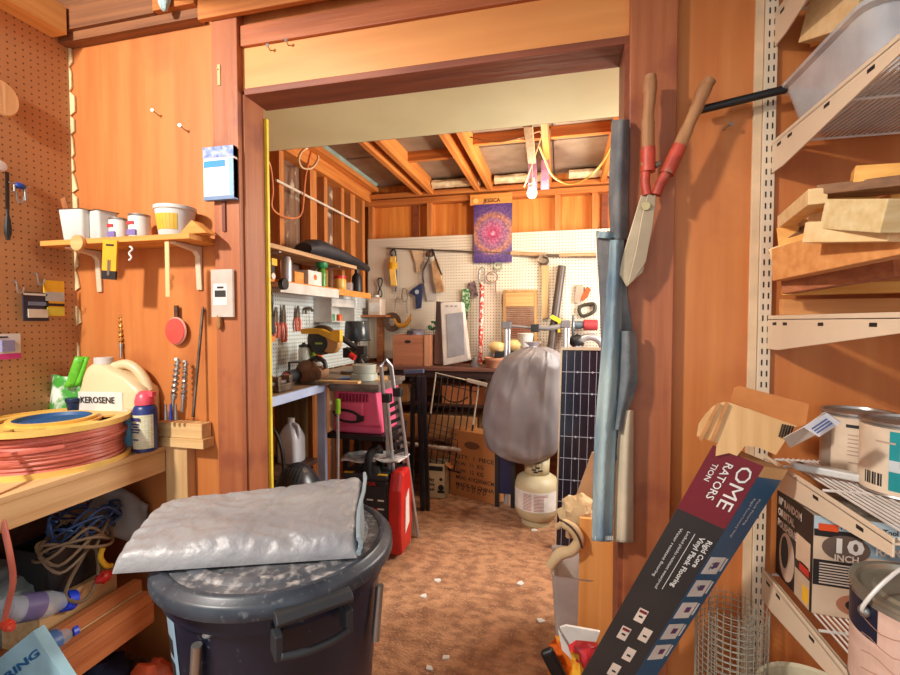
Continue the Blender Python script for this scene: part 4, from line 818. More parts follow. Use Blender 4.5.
# yellow rope coil
p = onP(393, 270, 3.93); t = thing('rope_hank', 'yellow rope hank with black cord hanging on the left of the pegboard', 'rope', (p.x, 3.93, p.z-.18))
m = MB()
for k in range(5): x = p.x-.02+.011*k; m.tube([(x, 3.93, p.z+.12), (x-.006, 3.92, p.z+.02), (x+.004, 3.93, p.z-.12), (x+.006, 3.935, p.z-.14)], .009, 6, smooth=3)
for k in range(4): m.tube([(p.x-.04, 3.925, p.z+.01+k*.016), (p.x, 3.905, p.z+.016+k*.016), (p.x+.045, 3.925, p.z+.012+k*.016)], .008, 6, smooth=3)
m.build('rope', YEL, t, smooth=True)
MB().tube([(p.x-.01, 3.94, p.z+.13), (p.x-.03, 3.94, p.z+.16), (p.x+.02, 3.94, p.z+.17), (p.x+.03, 3.94, p.z-.1), (p.x+.02, 3.94, p.z-.20)], .008, 6, smooth=4).build('cord', BLACK, t, smooth=True)
p = onP(380, 288, 3.94); tag(MB().tube([p+V(0, 0, .09), p+V(.025, 0, .06), p+V(-.02, 0, -.05), p+V(0, 0, -.08), p+V(.02, 0, -.05), p+V(-.025, 0, .06)], .006, 6, smooth=4, closed=True).build('cord_loop', BLACK, smooth=True), 'twisted black cord loop in the left corner of the pegboard', 'cord')
m = MB(); p = onP(404, 300, 3.935)
m.tube([p+V(-.09, 0, -.10), p+V(-.07, 0, .02), p+V(-.03, 0, .0), p+V(-.015, 0, .09), p+V(.02, 0, .10), p+V(.03, 0, .0), p+V(-.01, 0, -.01), p+V(-.02, 0, .07)], .004, 6, smooth=4); m.tube([p+V(.02, 0, .0), p+V(.03, 0, -.12)], .004, 6)
tag(m.build('bent_wire', DSTEEL, smooth=True), 'bent steel wire hanger right of the yellow rope', 'wire')
# blue clamp
t = thing('spring_clamp', 'dark blue spring clamp hanging left of the tool pouches', 'clamp', tuple(onP(418, 300)))
wpoly([(409, 293), (412, 289), (418, 285), (422, 283), (422, 296), (421, 308), (416, 309), (415, 296)], 3.93, .02, 'jaws', mat('dark_navy', (44, 56, 92), .4), t, bevel=.003)
MB().cyl(onP(417, 292, 3.925), onP(417, 292, 3.93), .02).build('pivot', STEEL, t)
# pouches / sanding belts
t = thing('tool_pouch', 'tan leather pouch with black straps hanging under the fishing rod', 'pouch', tuple(onP(432, 290)))
wpoly([(431, 262), (437, 258), (441, 276), (444, 291), (436, 293), (433, 280)], 3.90, .03, 'pouch', mat('tan_leather', (196, 156, 112), .6, 0, (150, 108, 72), 12), t, bevel=.004)
MB().tube([onP(424, 283, 3.92), onP(423, 272, 3.92), onP(429, 258, 3.91), onP(432, 249, 3.91), onP(436, 260, 3.90), onP(442, 275, 3.90)], .007, 6, smooth=4).build('strap', BLACK, t, smooth=True)
MB().ell(onP(430, 254, 3.92), (.045, .015, .03), 10, .2).build('buckle_pad', mat('brown_leather', (110, 78, 56), .6), t, smooth=True)
t = thing('cloth_bag', 'pale grey cloth bag hanging behind the tan pouch', 'bag', tuple(onP(428, 295)))
wpoly([(424, 262), (431, 264), (436, 290), (437, 300), (427, 301), (424, 285)], 3.935, .012, 'bag', mat('grey_cloth', (196, 186, 176), .8), t, bevel=.003)
t = thing('work_glove', 'pale leather glove hanging left of the pouch straps', 'glove', tuple(onP(418, 262)))
wpoly([(411, 250), (422, 249), (424, 258), (420, 265), (420, 272), (416, 272), (415, 262)], 3.94, .012, 'glove', mat('pale_leather', (216, 186, 150), .8), t, bevel=.004)
# green saw
t = thing('folding_saw', 'green patterned folding saw hanging on the pegboard', 'saw', tuple(onP(466, 312)))
wpoly([(462, 289), (469, 289), (470, 300), (469, 310), (465, 316), (462, 306)], 3.93, .02, 'handle', mat('patterned_green', (50, 110, 60), .4, 0, (190, 214, 170), 60, mix=(.5, .6)), t, bevel=.004)
wpoly([(465, 310), (468, 308), (467, 320), (465, 321)], 3.935, .004, 'blade', BLACK, t)
t = thing('gauge_card', 'small dark gauge hanging between the green saw and red dotted pole', 'gauge', tuple(onP(474, 296)))
wpoly([(468, 283), (475, 281), (478, 296), (473, 298)], 3.93, .01, 'card', mat('dull_pink_card', (160, 130, 130), .5, 0, (60, 50, 60), 40), t)
m = MB(); p = onP(482, 276, 3.93); m.tube([p+V(-.02, 0, -.07), p+V(-.02, 0, .05), p+V(0, 0, .075), p+V(.02, 0, .05), p+V(.02, 0, -.07), p+V(0, 0, -.09)], .005, 6, smooth=4, closed=True)
tag(m.build('snap_ring', STEEL, smooth=True), 'tall steel loop above the red dotted pole', 'ring')
m = MB(); p = onP(492, 277, 3.93); m.tube([p+V(.05*math.cos(a), 0, .045*math.sin(a)) for a in [i*math.pi/8 for i in range(16)]], .005, 6, closed=True); m.tube([p+V(.03, 0, -.04), p+V(.035, 0, -.13)], .006, 6)
tag(m.build('wire_ring', mat('copper_wire', (170, 130, 110), .4, .5), smooth=True), 'round wire ring right of the tall steel loop', 'ring')
m = MB(); p = onP(498, 266, 3.93); m.tube([p+V(.035*math.cos(a), 0, .03*math.sin(a)) for a in [i*math.pi/8 for i in range(16)]], .008, 6, closed=True)
tag(m.build('tape_ring', mat('green_grey_ring', (150, 160, 130), .5), smooth=True), 'small ring hanging under the poster corner', 'ring')
# washboard
q0, q1 = onP(503, 290, 3.90), onP(537, 356, 3.90); t = thing('washboard', 'old wooden framed washboard standing on the back bench', 'washboard', ((q0.x+q1.x)/2, 3.91, ZB+.001))
x0, x1, zt = q0.x, q1.x, q0.z
MB().bx(x0, x0+.025, 3.90, 3.925, ZB+.001, zt).bx(x1-.025, x1, 3.90, 3.925, ZB+.001, zt).bx(x0, x1, 3.898, 3.927, zt-.02, zt).build('frame', wood('gold_frame_wood', (190, 146, 88), (150, 108, 62), 'z'), t, bevel=.002)
MB().bx(x0+.025, x1-.025, 3.905, 3.92, zt-.14, zt-.02).build('top_panel', wood('honey_panel', (206, 160, 100), (180, 134, 78), 'x'), t)
m = MB()
for k in range(20): z = zt-.15-k*.018; m.cyl((x0+.025, 3.912, z), (x1-.025, 3.912, z), .008, n=6)
m.build('ribbed_plate', mat('rusty_plate', (140, 84, 66), .5, .3, (170, 140, 116), 5), t, smooth=True)
# ruler, black tube, etc
t = thing('wooden_level', 'flat golden wooden bar hanging under the fishing reel', 'bar', tuple(onP(545, 318))); wpoly([(541, 265), (549, 265), (548, 318), (542, 319)], 3.93, .02, 'bar', wood('golden_bar', (200, 164, 112), (176, 138, 90), 'z'), t, bevel=.003); MB().cyl(onP(545, 261, 3.92), onP(545, 261, 3.94), .035).build('hanging_knot', DSTEEL, t)
a, c = onP(549, 362, 3.86), onP(562, 266, 3.93); t = thing('vacuum_tube', 'dark brown tube leaning on the pegboard with a yellow tag', 'tube', tuple(a))
MB().cyl(a, c, .034, n=20).build('tube', mat('dark_brown_tube', (76, 62, 54), .4), t, smooth=True)
MB().box(onP(556, 319, 3.84), (.09, .03, .035), (0, .5, 0)).box(onP(559, 327, 3.84), (.02, .02, .09)).build('yellow_tag', mat('lemon_tag', (226, 204, 40), .5), t, bevel=.002)
t = thing('jigsaw_blades', 'grey and orange tool hanging high right on the pegboard', 'tool', tuple(onP(580, 295))); wpoly([(576, 285), (583, 285), (584, 296), (578, 304), (574, 302)], 3.93, .02, 'body', mat('grey_beige', (170, 150, 130), .5), t, bevel=.004); wpoly([(587, 286), (591, 289), (588, 297), (582, 302), (581, 298)], 3.925, .02, 'orange_blade', mat('red_orange_tool', (232, 84, 30), .4), t, bevel=.003)
t = thing('saw_handle', 'black D shaped saw handle hanging on the right of the pegboard', 'handle', tuple(onP(587, 310)))
MB().tube([onP(x, y, 3.93) for x, y in ((580, 307), (587, 304.5), (594, 304), (595, 309), (592, 313), (583, 316), (579.5, 312))], .015, 8, smooth=4, closed=True).build('handle', mat('dark_olive', (50, 44, 30), .5), t, smooth=True)
# metal frame (walker)
t = thing('walking_frame', 'aluminium walking frame with grey cross bar behind the grey bag', 'walking frame', (-.05, 3.46, .5))
L0, L1 = at(506, 326, Y=3.46), at(565, 325, Y=3.46)
for q in (L0, L1): MB().cyl((q.x, 3.46, .0), (q.x, 3.46, q.z), .0125, n=14).cyl((q.x+.025, 3.46, .0), (q.x+.025, 3.46, q.z-.02), .008, n=12).build('upright', ALU, t, smooth=True); MB().bx(q.x-.03, q.x+.04, 3.43, 3.49, q.z-.02, q.z+.035).build('corner_joint', mat('grey_joint', (110, 106, 108), .5) if 'grey_joint' not in MATS else MATS['grey_joint'], t, bevel=.006)
mid = at(535, 328, Y=3.46); MB().tube([L0, V((L0.x+mid.x)/2, 3.45, L0.z-.005), mid, V((L1.x+mid.x)/2, 3.45, L0.z-.005), L1], .010, 10, smooth=4).tube([mid+V(-.03, 0, -.01), mid, V((L1.x+mid.x)/2, 3.44, L0.z-.015), L1], .018, 8, smooth=3).build('cross_bar', mat('grey_joint2', (130, 126, 126), .45), t, smooth=True); MB().bx(mid.x-.03, mid.x+.03, 3.43, 3.48, mid.z-.03, mid.z+.03).build('fold_latch', BLACK, t, bevel=.006)
# red tool, clamp on bench right
t = thing('angle_grinder', 'red handled grinder with grey disc guard on the right of the back bench', 'grinder', tuple(at(585, 325, Y=3.85)))
MB().cyl(at(583, 325, Y=3.85), at(598, 325, Y=3.85), .045, n=22).build('grip', mat('dull_red_grip', (170, 54, 58), .5), t, smooth=True, bevel=.012)
MB().cyl(at(575, 325, Y=3.85), at(583, 325, Y=3.85), .032, n=18).lathe([(0, -.01), (.09, -.008), (.095, 0), (.09, .008), (0, .01)], tuple(at(573, 326, Y=3.85)), 28, rot=(0, math.pi/2, 0)).build('head', mat('grey_blue_metal', (110, 124, 134), .4, .5), t, smooth=True)
p = at(590, 343, Y=3.8); t = thing('chrome_lamp_head', 'curved chrome fitting behind the top of the solar panel', 'fitting', (p.x, 3.8, ZB+.002)); MB().tube([V(p.x+.10*math.cos(a), 3.8, p.z-.05+.10*math.sin(a)) for a in [i*math.pi/10 for i in range(11)]], .03, 12).build('arch', ALU, t, smooth=True)
lump(577, 341, 3.8, (.06, .04, .05), BLACK, 'dark_motor', 'dark motor lump left of the chrome fitting', 'motor')
# things on back bench
def onBB(px, Y=3.75): p = at(px, 360, Y=Y); return V(p.x, Y, ZB+.001)
a, c = at(393, 362, Y=3.62), at(424, 335, Y=3.62)
t = thing('wooden_crate', 'brown wooden box with an oval hand hole, full of scrap, on the back bench', 'box', ((a.x+c.x)/2, 3.7, ZB+.001))
x0, x1, h = a.x, c.x+.05, c.z-ZB; CR = wood('pinkish_crate', (188, 122, 88), (164, 100, 70), 'x')
MB().bx(x0, x1, 3.62, 3.632, ZB+.001, ZB+h).bx(x0, x1, 3.83, 3.842, ZB+.001, ZB+h).bx(x0, x0+.012, 3.63, 3.83, ZB+.001, ZB+h).bx(x1-.012, x1, 3.63, 3.83, ZB+.001, ZB+h).bx(x0, x1, 3.62, 3.84, ZB+.001, ZB+.012).build('crate', CR, t, bevel=.002)
MB().lathe([(0, 0), (.028, 0), (.028, .002), (0, .002)], ((x0+x1)/2-.03, 3.62, ZB+h*.78), 20, rot=(math.pi/2, 0, 0), sy=.5).build('hand_hole', INK, t)
MB().bx(x1-.045, x1+.002, 3.614, 3.62, ZB+.001, ZB+h).build('corner_strip', wood('pale_strip', (206, 150, 112), (190, 134, 96), 'z'), t)
tag(MB().ell(((x0+x1)/2, 3.73, ZB+h-.005), (.09, .08, .05), 16, .6, 14).build('scrap_bundle', mat('grey_mixed_scrap', (120, 112, 120), .6, 0, (60, 56, 70), 20), smooth=True), 'jumble of grey scrap poking out of the wooden box', 'scrap')
p = at(434, 325, Y=3.72); t = thing('toy_plant', 'small green leafy sprig behind the wooden box', 'plant', (p.x-.02, 3.72, ZB+h)); m = MB(); random.seed(4)
for k in range(16): q = p+V(random.uniform(-.05, .04), random.uniform(-.02, .02), random.uniform(-.04, .03)); m.ell(q, (.018, .01, .012), 6)
m.build('leaves', mat('dark_leaf', (50, 104, 60), .6), t, smooth=True); MB().tube([p+V(0, 0, -.08), p+V(.0, 0, 0), p+V(.1, 0, .03), p+V(.16, 0, .05)], .004, 6, smooth=3).build('stem', DSTEEL, t, smooth=True)
a = at(400, 322, Y=3.9); t = thing('round_blade', 'round brown saw blade cover hanging above the wooden box', 'disc', tuple(a))
MB().lathe([(.035, -.004), (.085, -.004), (.088, 0), (.085, .004), (.035, .004), (.035, -.004)], tuple(onP(392, 322, 3.9)), 36, rot=(math.pi/2, 0, 0), cap=False).build('disc', mat('brown_blade', (112, 84, 68), .4, .4), t, smooth=True)
MB().tube([onP(x, y, 3.87) for x, y in ((394, 319), (398, 325), (405, 325), (409, 320), (411, 314))], [.012, .02, .022, .016, .008], 10, smooth=4).build('hook_grip', mat('amber_grip', (228, 160, 50), .4), t, smooth=True)
# tower heater
t = thing('tower_heater', 'slanted white and silver tower heater on the back bench', 'heater', tuple(onBB(455)))
f0 = [at(443, 366, Y=3.66), at(469, 361, Y=3.66), at(462, 302, Y=3.66), at(440, 303, Y=3.66)]; zf = ZB+.002-min(q.z for q in f0)
f0 = [q+V(0, 0, max(0, zf) if i < 2 else 0) for i, q in enumerate(f0)]
MB().prism(f0, (0, .10, 0)).build('housing', mat('warm_white_heater', (228, 218, 208), .35), t, bevel=.008)
MB().prism([at(434, 364, Y=3.70), at(443, 365, Y=3.68), at(441, 302, Y=3.68), at(436, 301, Y=3.70)], (0, .09, 0)).build('side_panel', mat('taupe_panel', (112, 92, 84), .5), t, bevel=.003)
g = [at(448, 358, Y=3.655), at(465, 354, Y=3.655), at(463, 312, Y=3.655), at(446, 314, Y=3.655)]
MB().prism(g, (0, .012, 0)).build('silver_grille', ALU, t, bevel=.002)
for k in range(3): p = at(447+k*4.5, 306, Y=3.655); MB().box(p, (.012, .006, .006)).build('button', INK, t)
# red dotted pole, bottle, pots
t = thing('red_dotted_pole', 'red and white spotted pole standing on the back bench', 'pole', tuple(onBB(481, 3.9)))
a, c = at(480, 361, Y=3.9), at(482, 283, Y=3.9); a.z = ZB+.002
MB().cyl(a, c, .020, n=16).build('pole', mat('red_dotted', (206, 50, 36), .4, 0, (240, 226, 210), 45, mix=(.5, .56)), t, smooth=True)
p = onBB(475, 3.66); tag(MB().lathe([(.045, 0), (.042, .02), (.022, .05), (.02, .075), (0, .075)], tuple(p), 24).build('grey_funnel', mat('grey_funnel', (120, 112, 112), .5), smooth=True), 'small grey funnel on the bench by the heater', 'funnel')
p = onBB(490, 3.80); t = thing('squeeze_bottle', 'white squeeze bottle behind the terracotta pot', 'bottle', tuple(p)); MB(t).lathe([(.024, 0), (.026, .01), (.026, .10), (.02, .13), (.01, .14)], n=20).build('bottle', WHITE, t, smooth=True); MB(t).lathe([(.012, .14), (.010, .17), (.003, .19), (0, .19)], n=14).build('tip', WHITE, t, smooth=True)
p = onBB(494, 3.64); tag(MB().lathe([(.055, 0), (.075, .06), (.078, .062), (.078, .08), (.07, .08), (.05, .01), (0, .01)], tuple(p), 28).build('terracotta_pot', mat('terracotta', (196, 132, 96), .8), smooth=True), 'shallow terracotta pot on the front of the back bench', 'pot')
for k, (px, py, lab, mt) in enumerate(((497, 347, 'yellowish white sponge left in the row behind the walking frame', mat('cream_sponge', (238, 206, 140), .8)), (514, 345, 'pale yellow sponge beside the frame upright', mat('cream_sponge2', (234, 200, 130), .8)), (525, 340, 'white plastic pot behind the knot of the grey bag', WHITE))):
    p = at(px, py, Y=3.72)
    if k < 2: tag(MB().ell((p.x, 3.72, p.z), (.07, .05, .045), 14, .25).build('sponge', mt, smooth=True), lab, 'sponge')
    else: tag(MB().lathe([(.05, 0), (.066, .10), (.07, .11), (.06, .115), (.0, .115)], (p.x, 3.74, p.z-.06), 22).build('white_pot', mt, smooth=True), lab, 'pot')
tag(MB().bx(at(495, 350, Y=3.72).x, at(545, 350, Y=3.72).x, 3.68, 3.80, ZB+.001, at(500, 351, Y=3.72).z).build('dark_crate', BLACK, bevel=.01), 'low dark crate on the bench under the sponges', 'crate')

# ---------------- ceiling: bulb, cords, insulation
bp = at(532, 193, Y=3.15); po.location = bp+V(0, -.02, -.07)
t = thing('light_bulb', 'bare glowing light bulb hanging from the rafters', 'light bulb', tuple(bp))
MB(t).ell((0, 0, 0), (.032, .032, .036), 20).build('glass', mat('glowing_bulb', (255, 232, 190), .3, emit=14), t, smooth=True)
MB(t).cyl((0, 0, .03), (0, 0, .06), .016, n=16).cyl((0, 0, .06), (0, 0, .10), .024, .018, 16).build('socket', WHITE, t, smooth=True)
MB(t).tube([(0, 0, .10), (.0, .0, .25), (.01, .0, bp.z*0+.42)], .003, 6).build('cord', WHITE, t, smooth=True)
for px, dz, y0, lab, w, mt in ((529, 0, 3.0, 'white topped hanging wooden strap left of the bulb', .035, PINEZ),):
    a = at(528, 125, Y=2.3); c = at(532, 150, Y=2.6)
    tag(MB().beam(a, at(532, 162, Y=2.7), .045, .02, (0, 1, 0)).build('hanging_strap', mt, bevel=.002), lab, 'strap')
PUR = mat('purple_banner', (120, 84, 130), .6, 0, (176, 120, 130), 20)
for x0, x1, lab in ((528, 537, 'narrow purple banner hanging by the bulb, left'), (541, 549, 'narrow purple banner hanging by the bulb, right')):
    a, c = at(x0, 160, Y=3.3), at(x1, 189, Y=3.3); tag(MB().bx(a.x, c.x, 3.30, 3.304, c.z, a.z).build('banner', PUR), lab, 'banner')
YC = mat('yellow_cord', (240, 190, 80), .5)
tag(MB().tube([at(539, 146, Y=2.75), at(545, 160, Y=2.9), at(553, 176, Y=3.0), at(570, 184, Y=3.0), at(590, 176, Y=2.95), at(605, 158, Y=2.8), V(.33, 2.72, 2.545)], .006, 8, smooth=6).build('electric_cord', YC, smooth=True), 'yellow electric cord drooping right of the bulb', 'cord')
tag(MB().tube([at(524, 187, Y=3.1), at(530, 170, Y=2.95), at(537, 150, Y=2.75), at(541, 132, Y=2.5), at(520, 138, Y=2.4), at(495, 142, Y=2.4), at(470, 137, Y=2.4)], .004, 8, smooth=6).build('thin_cord', mat('tan_cord', (222, 150, 80), .5), smooth=True), 'thin tan cord running from the bulb along the rafters', 'cord')
OC = mat('orange_cord', (232, 140, 84), .5)
tag(MB().tube([at(x, y, X=-1.712) for x, y in ((262, 154), (270, 165), (273, 190), (272, 207), (282, 216), (296, 218), (302, 212), (304, 195), (306, 175), (312, 150))], .006, 8, smooth=6).build('extension_cord', OC, smooth=True), 'orange extension cord draped in a loop on the left studs', 'cord')
tag(MB().tube([at(x, y, X=-1.712) for x, y in ((299, 160), (302, 152), (309, 148), (317, 152), (318, 160), (312, 168), (303, 168))], .006, 8, smooth=6, closed=True).build('cord_ring', mat('cream_cord', (240, 214, 170), .5), smooth=True), 'round cream cord coil at the top of the left studs', 'cord')
a, c = at(276, 180, X=-1.738), at(358, 222, X=-1.738)
tag(MB().cyl(a, c, .009, n=10).build('white_conduit', mat('white_conduit', (240, 226, 206), .4), smooth=True), 'thin white pipe running level across the left wall studs', 'pipe')
FIB = mat('cream_insulation', (232, 214, 176), .95, 0, (204, 180, 140), 20, bump=.8, bsc=30)
for x0, x1, lab in ((-1.1, -.68, 'cream insulation roll end left above the back wall plate'), (-.55, -.14, 'cream insulation roll end above the purple poster'), (.06, .38, 'cream insulation roll end right of the bulb')):
    n = 12; m = MB(); m.loft([[(x0+(x1-x0)*i/n, 3.90+.05*math.cos(q*.785), 2.605+.035*math.sin(q*.785)+.008*noise.noise(V(i*.7, q, x0))) for q in range(8)] for i in range(n+1)])
    tag(m.build('insulation_roll', FIB, smooth=True), lab, 'insulation', 'insulation along the back wall plate')
m = MB(); m.loft([[( -1.66+.03*math.cos(q*.785)+.02*noise.noise(V(i, q, 1)), 2.5+i*.09, 2.665+.03*math.sin(q*.785)) for q in range(8)] for i in range(17)])
tag(m.build('foam_bead', mat('pale_blue_foam', (176, 206, 196), .9, bump=.6), smooth=True), 'pale blue foam bead along the top of the left wall', 'foam')
p = at(162, 12, Y=1.40); tag(MB().ell((p.x+.0, 1.41, 2.585), (.022, .02, .05), 12, .5).build('foam_lump', mat('pale_blue_foam2', (176, 206, 206), .9, bump=.6), smooth=True), 'pale blue foam lump on the joist end at the top left', 'foam')

# ---------------- floor level in the back room
t = thing('push_pole', 'grey pole with lime green grip standing before the table saw', 'pole', tuple(at(338, 480, Y=2.40)))
a, c = at(337.5, 520, Y=2.40), at(338, 399, Y=2.40); MB().cyl(V(a.x, 2.4, .01), c, .009, n=12).build('pole', ALU, t, smooth=True); MB().cyl(at(338, 414, Y=2.40), c, .015, n=14).build('grip', mat('lime_grip', (150, 214, 40), .4), t, smooth=True, bevel=.003)
# ladder
t = thing('step_ladder', 'folded aluminium step ladder leaning by the table saw', 'ladder', tuple(at(392, 480, Y=2.8)))
def rail(x0, y0, x1, y1, Y0, Y1): return at(x0, y0, Y=Y0), at(x1, y1, Y=Y1)
a, c = rail(390, 478, 381, 366, 2.62, 2.42); a2, c2 = rail(406, 478, 391, 366, 2.66, 2.46); a3, c3 = rail(394, 478, 387, 398, 2.60, 2.46); a4, c4 = rail(410, 478, 398, 392, 2.66, 2.50)
fl_ = lambda p, q: p+(p-q)*((p.z-.012)/(q.z-p.z))
a, a2, a3, a4 = fl_(a, c), fl_(a2, c2), fl_(a3, c3), fl_(a4, c4)
MB().tube([a, c, V((c.x+c2.x)/2, (c.y+c2.y)/2, c.z+.04), c2, a2], .012, 10).build('frame', ALU, t, smooth=True)
MB().cyl(a3, c3, .011, n=12).cyl(a4, c4, .011, n=12).build('inner_rail', ALU, t, smooth=True)
m = MB()
for k in range(11): u = .42+k*.052; m.beam(a3.lerp(c3, u), a4.lerp(c4, u), .008, .02)
m.build('rung_panel', BLACK, t)
for p in (c3, c4): MB().box(p, (.05, .05, .05)).build('joint', BLACK, t, bevel=.005)
# black folded stand
t = thing('folded_stand', 'black folded saw stand legs between the ladder and the wire rack', 'stand', tuple(at(420, 480, Y=3.2)))
for x0, x1, w in ((410, 413, .04), (421, 419, .055), (426, 424, .03)): MB().beam(at(x0+2, 511, Y=3.2), at(x1, 376, Y=3.2), w, .025).build('leg', mat('black_blue_metal', (30, 32, 42), .4) if 'black_blue_metal' not in MATS else MATS['black_blue_metal'], t)
MB().beam(at(404, 372, Y=3.2), at(424, 371, Y=3.2), .03, .03).build('cross_piece', mat('blue_grey_metal', (90, 100, 130), .4), t, bevel=.004)
m = MB(); 
for k in range(7): m.box(at(411+k % 2*2, 380+k*3.2, Y=3.19), (.02, .006, .012), (0, .6, 0))
m.build('strap_pattern', mat('gold_dots', (190, 160, 110), .5), t)
# wire rack / grill panel
t = thing('wire_grid', 'cream and black wire rack leaning tilted in front of the back bench', 'wire rack', tuple(at(445, 460, Y=3.4)))
tl, tr, bl, br = at(436, 373, Y=3.545), at(479, 383, Y=3.545), at(424, 462, Y=3.52), at(466, 475, Y=3.52)
CW = mat('cream_wire', (214, 200, 176), .4)
MB().tube([tl.lerp(bl, .45), tl, tr, tr.lerp(br, .45)], .008, 8).build('frame', CW, t, smooth=True)
MB().tube([tl.lerp(bl, .45), bl, br, tr.lerp(br, .45)], .008, 8).build('lower_frame', BLACK, t, smooth=True)
m = MB()
for k in range(1, 7): u = k/7; m.cyl(tl.lerp(tr, u), bl.lerp(br, u), .0055, n=6)
m.cyl(tl.lerp(bl, .1), tr.lerp(br, .1), .004, n=6); m.build('wires', mat('dark_wire', (50, 40, 36), .45), t, smooth=True)
m = MB()
for k in range(8): u = .55+k*.055; m.cyl(tl.lerp(bl, u), tr.lerp(br, u), .003, n=6)
m.build('cross_wires', mat('brown_wire', (90, 60, 48), .5), t)
a, c = at(467, 380, Y=3.52), at(487, 385, Y=3.52); MB().beam(a, c, .03, .03).build('latch', mat('warm_grey_latch', (196, 178, 158), .5), t, bevel=.005)
tag(MB().tube([at(441, 395, Y=3.56), at(449, 401, Y=3.55), at(459, 402, Y=3.55), at(468, 397, Y=3.56)], .006, 6, smooth=4).build('black_cable', BLACK, smooth=True), 'short black cable sagging behind the wire rack', 'cable')
# small pulley box
a, b2 = at(422, 497, Z=0), at(446, 498, Z=0); H1 = at(424, 463, Y=a.y).z
t = thing('small_carton', 'cream printed carton with open orange flaps on the back room floor', 'carton', ((a.x+b2.x)/2, a.y+.08, 0))
x0, x1, y0 = a.x, b2.x, a.y; CT = mat('cream_carton', (226, 206, 164), .7)
MB().bx(x0, x1, y0, y0+.005, .001, H1).bx(x0, x0+.005, y0, y0+.15, .001, H1).bx(x1-.005, x1, y0, y0+.15, .001, H1).bx(x0, x1, y0+.145, y0+.15, .001, H1+.04).bx(x0, x1, y0, y0+.15, .001, .006).build('carton', CT, t)
MB().prism([(x0+.01, y0+.14, H1), (x1-.01, y0+.14, H1), (x1-.01, y0+.14, H1+.09), (x0+.01, y0+.14, H1+.10)], (0, .004, 0)).prism([(x1, y0, H1), (x1+.0, y0+.15, H1), (x1+.04, y0+.14, H1-.05), (x1+.045, y0, H1-.03)], (.004, 0, 0)).build('flap', mat('orange_inner_card', (206, 130, 70), .8), t)
MB().bx(x0+.02, x1-.02, y0-.001, y0, H1*.80, H1*.93).build('dark_label', INK, t)
f = .036
for k, s_ in enumerate(('Pulley', 'Drive', 'Wheel')): text(s_, V(x0+.012, y0-.0015, H1*(.50-.14*k)), (1, 0, 0), (0, 0, 1), H1*.14, INK, t, bold=.03, width=(x1-x0)*.48)
MB().cyl((x1-.035, y0-.002, H1*.32), (x1-.035, y0, H1*.32), .024, n=18).box((x1-.035, y0-.001, H1*.2), (.055, .002, .02)).cyl((x1-.035, y0-.002, H1*.56), (x1-.035, y0, H1*.56), .013, n=14).build('wheel_picture', INK, t)
# big QTY carton
a, b2, c2 = at(450, 494, Z=0), at(495, 505, Z=0), at(503, 487, Z=0); hq = at(452, 429, Y=a.y).z
t = thing('large_carton', 'brown carton with stamped quantity lettering beside the grey bag', 'carton', tuple((a+b2)/2))
ux = (b2-a); n = V(-ux.y, ux.x, 0).normalized()*.15
if n.y < 0: n = -n
MB().prism([a, b2, b2+n, a+n], (0, 0, hq)).build('box', mat('brown_carton', (186, 122, 66), .8, 0, (172, 108, 56), 3), t, bevel=.004)
for k, s_ in enumerate(('QTY:  1  PIECE', 'N.W:  11  KG', 'G.W:  12  KG', 'MEAS: 41X20X60CM', 'MADE IN CHINA')): text(s_, a+ux*.14+V(0, 0, hq*.58-k*.056)-n*.006, ux, (0, 0, 1), .044, INK, t, bold=.012, width=(.25 if k in (1, 2) else .34))
m = MB()
for k in range(6): p = a+ux*(.18+k*.12)+V(0, 0, hq*.14)-n*.005; m.tube([p+ux.normalized()*.014*math.cos(q*2*math.pi/(3+k))+V(0, 0, .02*math.sin(q*2*math.pi/(3+k)+.5)) for q in range(3+k)], .003, 4, closed=True)
m.build('handling_marks', INK, t)
p = a+ux*.5+V(0, 0, hq*.80)-n*.01; M = Matrix.Translation(p) @ ux.normalized().to_track_quat('X', 'Z').to_matrix().to_4x4()
MB().prism([p+ux.normalized()*.07*math.cos(q)+V(0, 0, .03*math.sin(q)) for q in [i*math.pi/8 for i in range(16)]], n*.02).build('hand_hole', mat('brown_shadow_card', (120, 76, 44), .8), t)
# generator
gx = [at(352, 545, Z=0), at(390, 543, Z=0)]
g0 = V(-1.09, 2.50, 0); t = thing('generator', 'red and black portable generator on the floor beside the trash can', 'generator', (-1.085, 2.56, 0)); FR[t] = FR[t] @ Matrix.Diagonal((1.15, .46, 1.14, 1)); t.scale = (1.15, .46, 1.14)
GB = BLACK; 
MB(t).bx(-.17, .10, -.16, .20, .03, .40).build('body', GB, t, bevel=.02)
MB(t).prism([(.10, -.17, .02), (.10, .20, .02), (.10, .23, .15), (.10, .22, .36), (.10, .16, .45), (.10, -.10, .45), (.10, -.19, .36), (.10, -.21, .15)], (.07, 0, 0)).build('red_shell', RED, t, bevel=.02, seg=3)
MB(t).prism([(.171, -.06, .12), (.171, .10, .16), (.171, .08, .34), (.171, -.04, .30)], (.003, 0, 0)).build('shell_decal', PAPER, t)
MB(t).bx(-.17, .09, -.15, .19, .40, .43).build('top_deck', DARK, t, bevel=.01)
MB(t).cyl((-.02, -.06, .43), (-.02, -.06, .47), .06, .05, 20).cyl((-.02, -.06, .47), (-.02, -.06, .49), .035, n=20).build('fuel_cap', BLACK, t, smooth=True)
MB(t).tube([(-.02, -.14, .42), (-.02, -.10, .52), (.0, .0, .55), (.0, .12, .53), (.0, .17, .43)], .022, 10, smooth=4).build('handle', BLACK, t, smooth=True)
for x, y in ((-.13, -.12), (.06, -.13)): MB(t).box((x, y, .431), (.05, .05, .003)).build('warning_label', YEL, t)
PN = MB(t).bx(-.15, .085, -.166, -.16, .10, .37).build('control_panel', mat('dark_grey_panel', (40, 40, 44), .5), t)
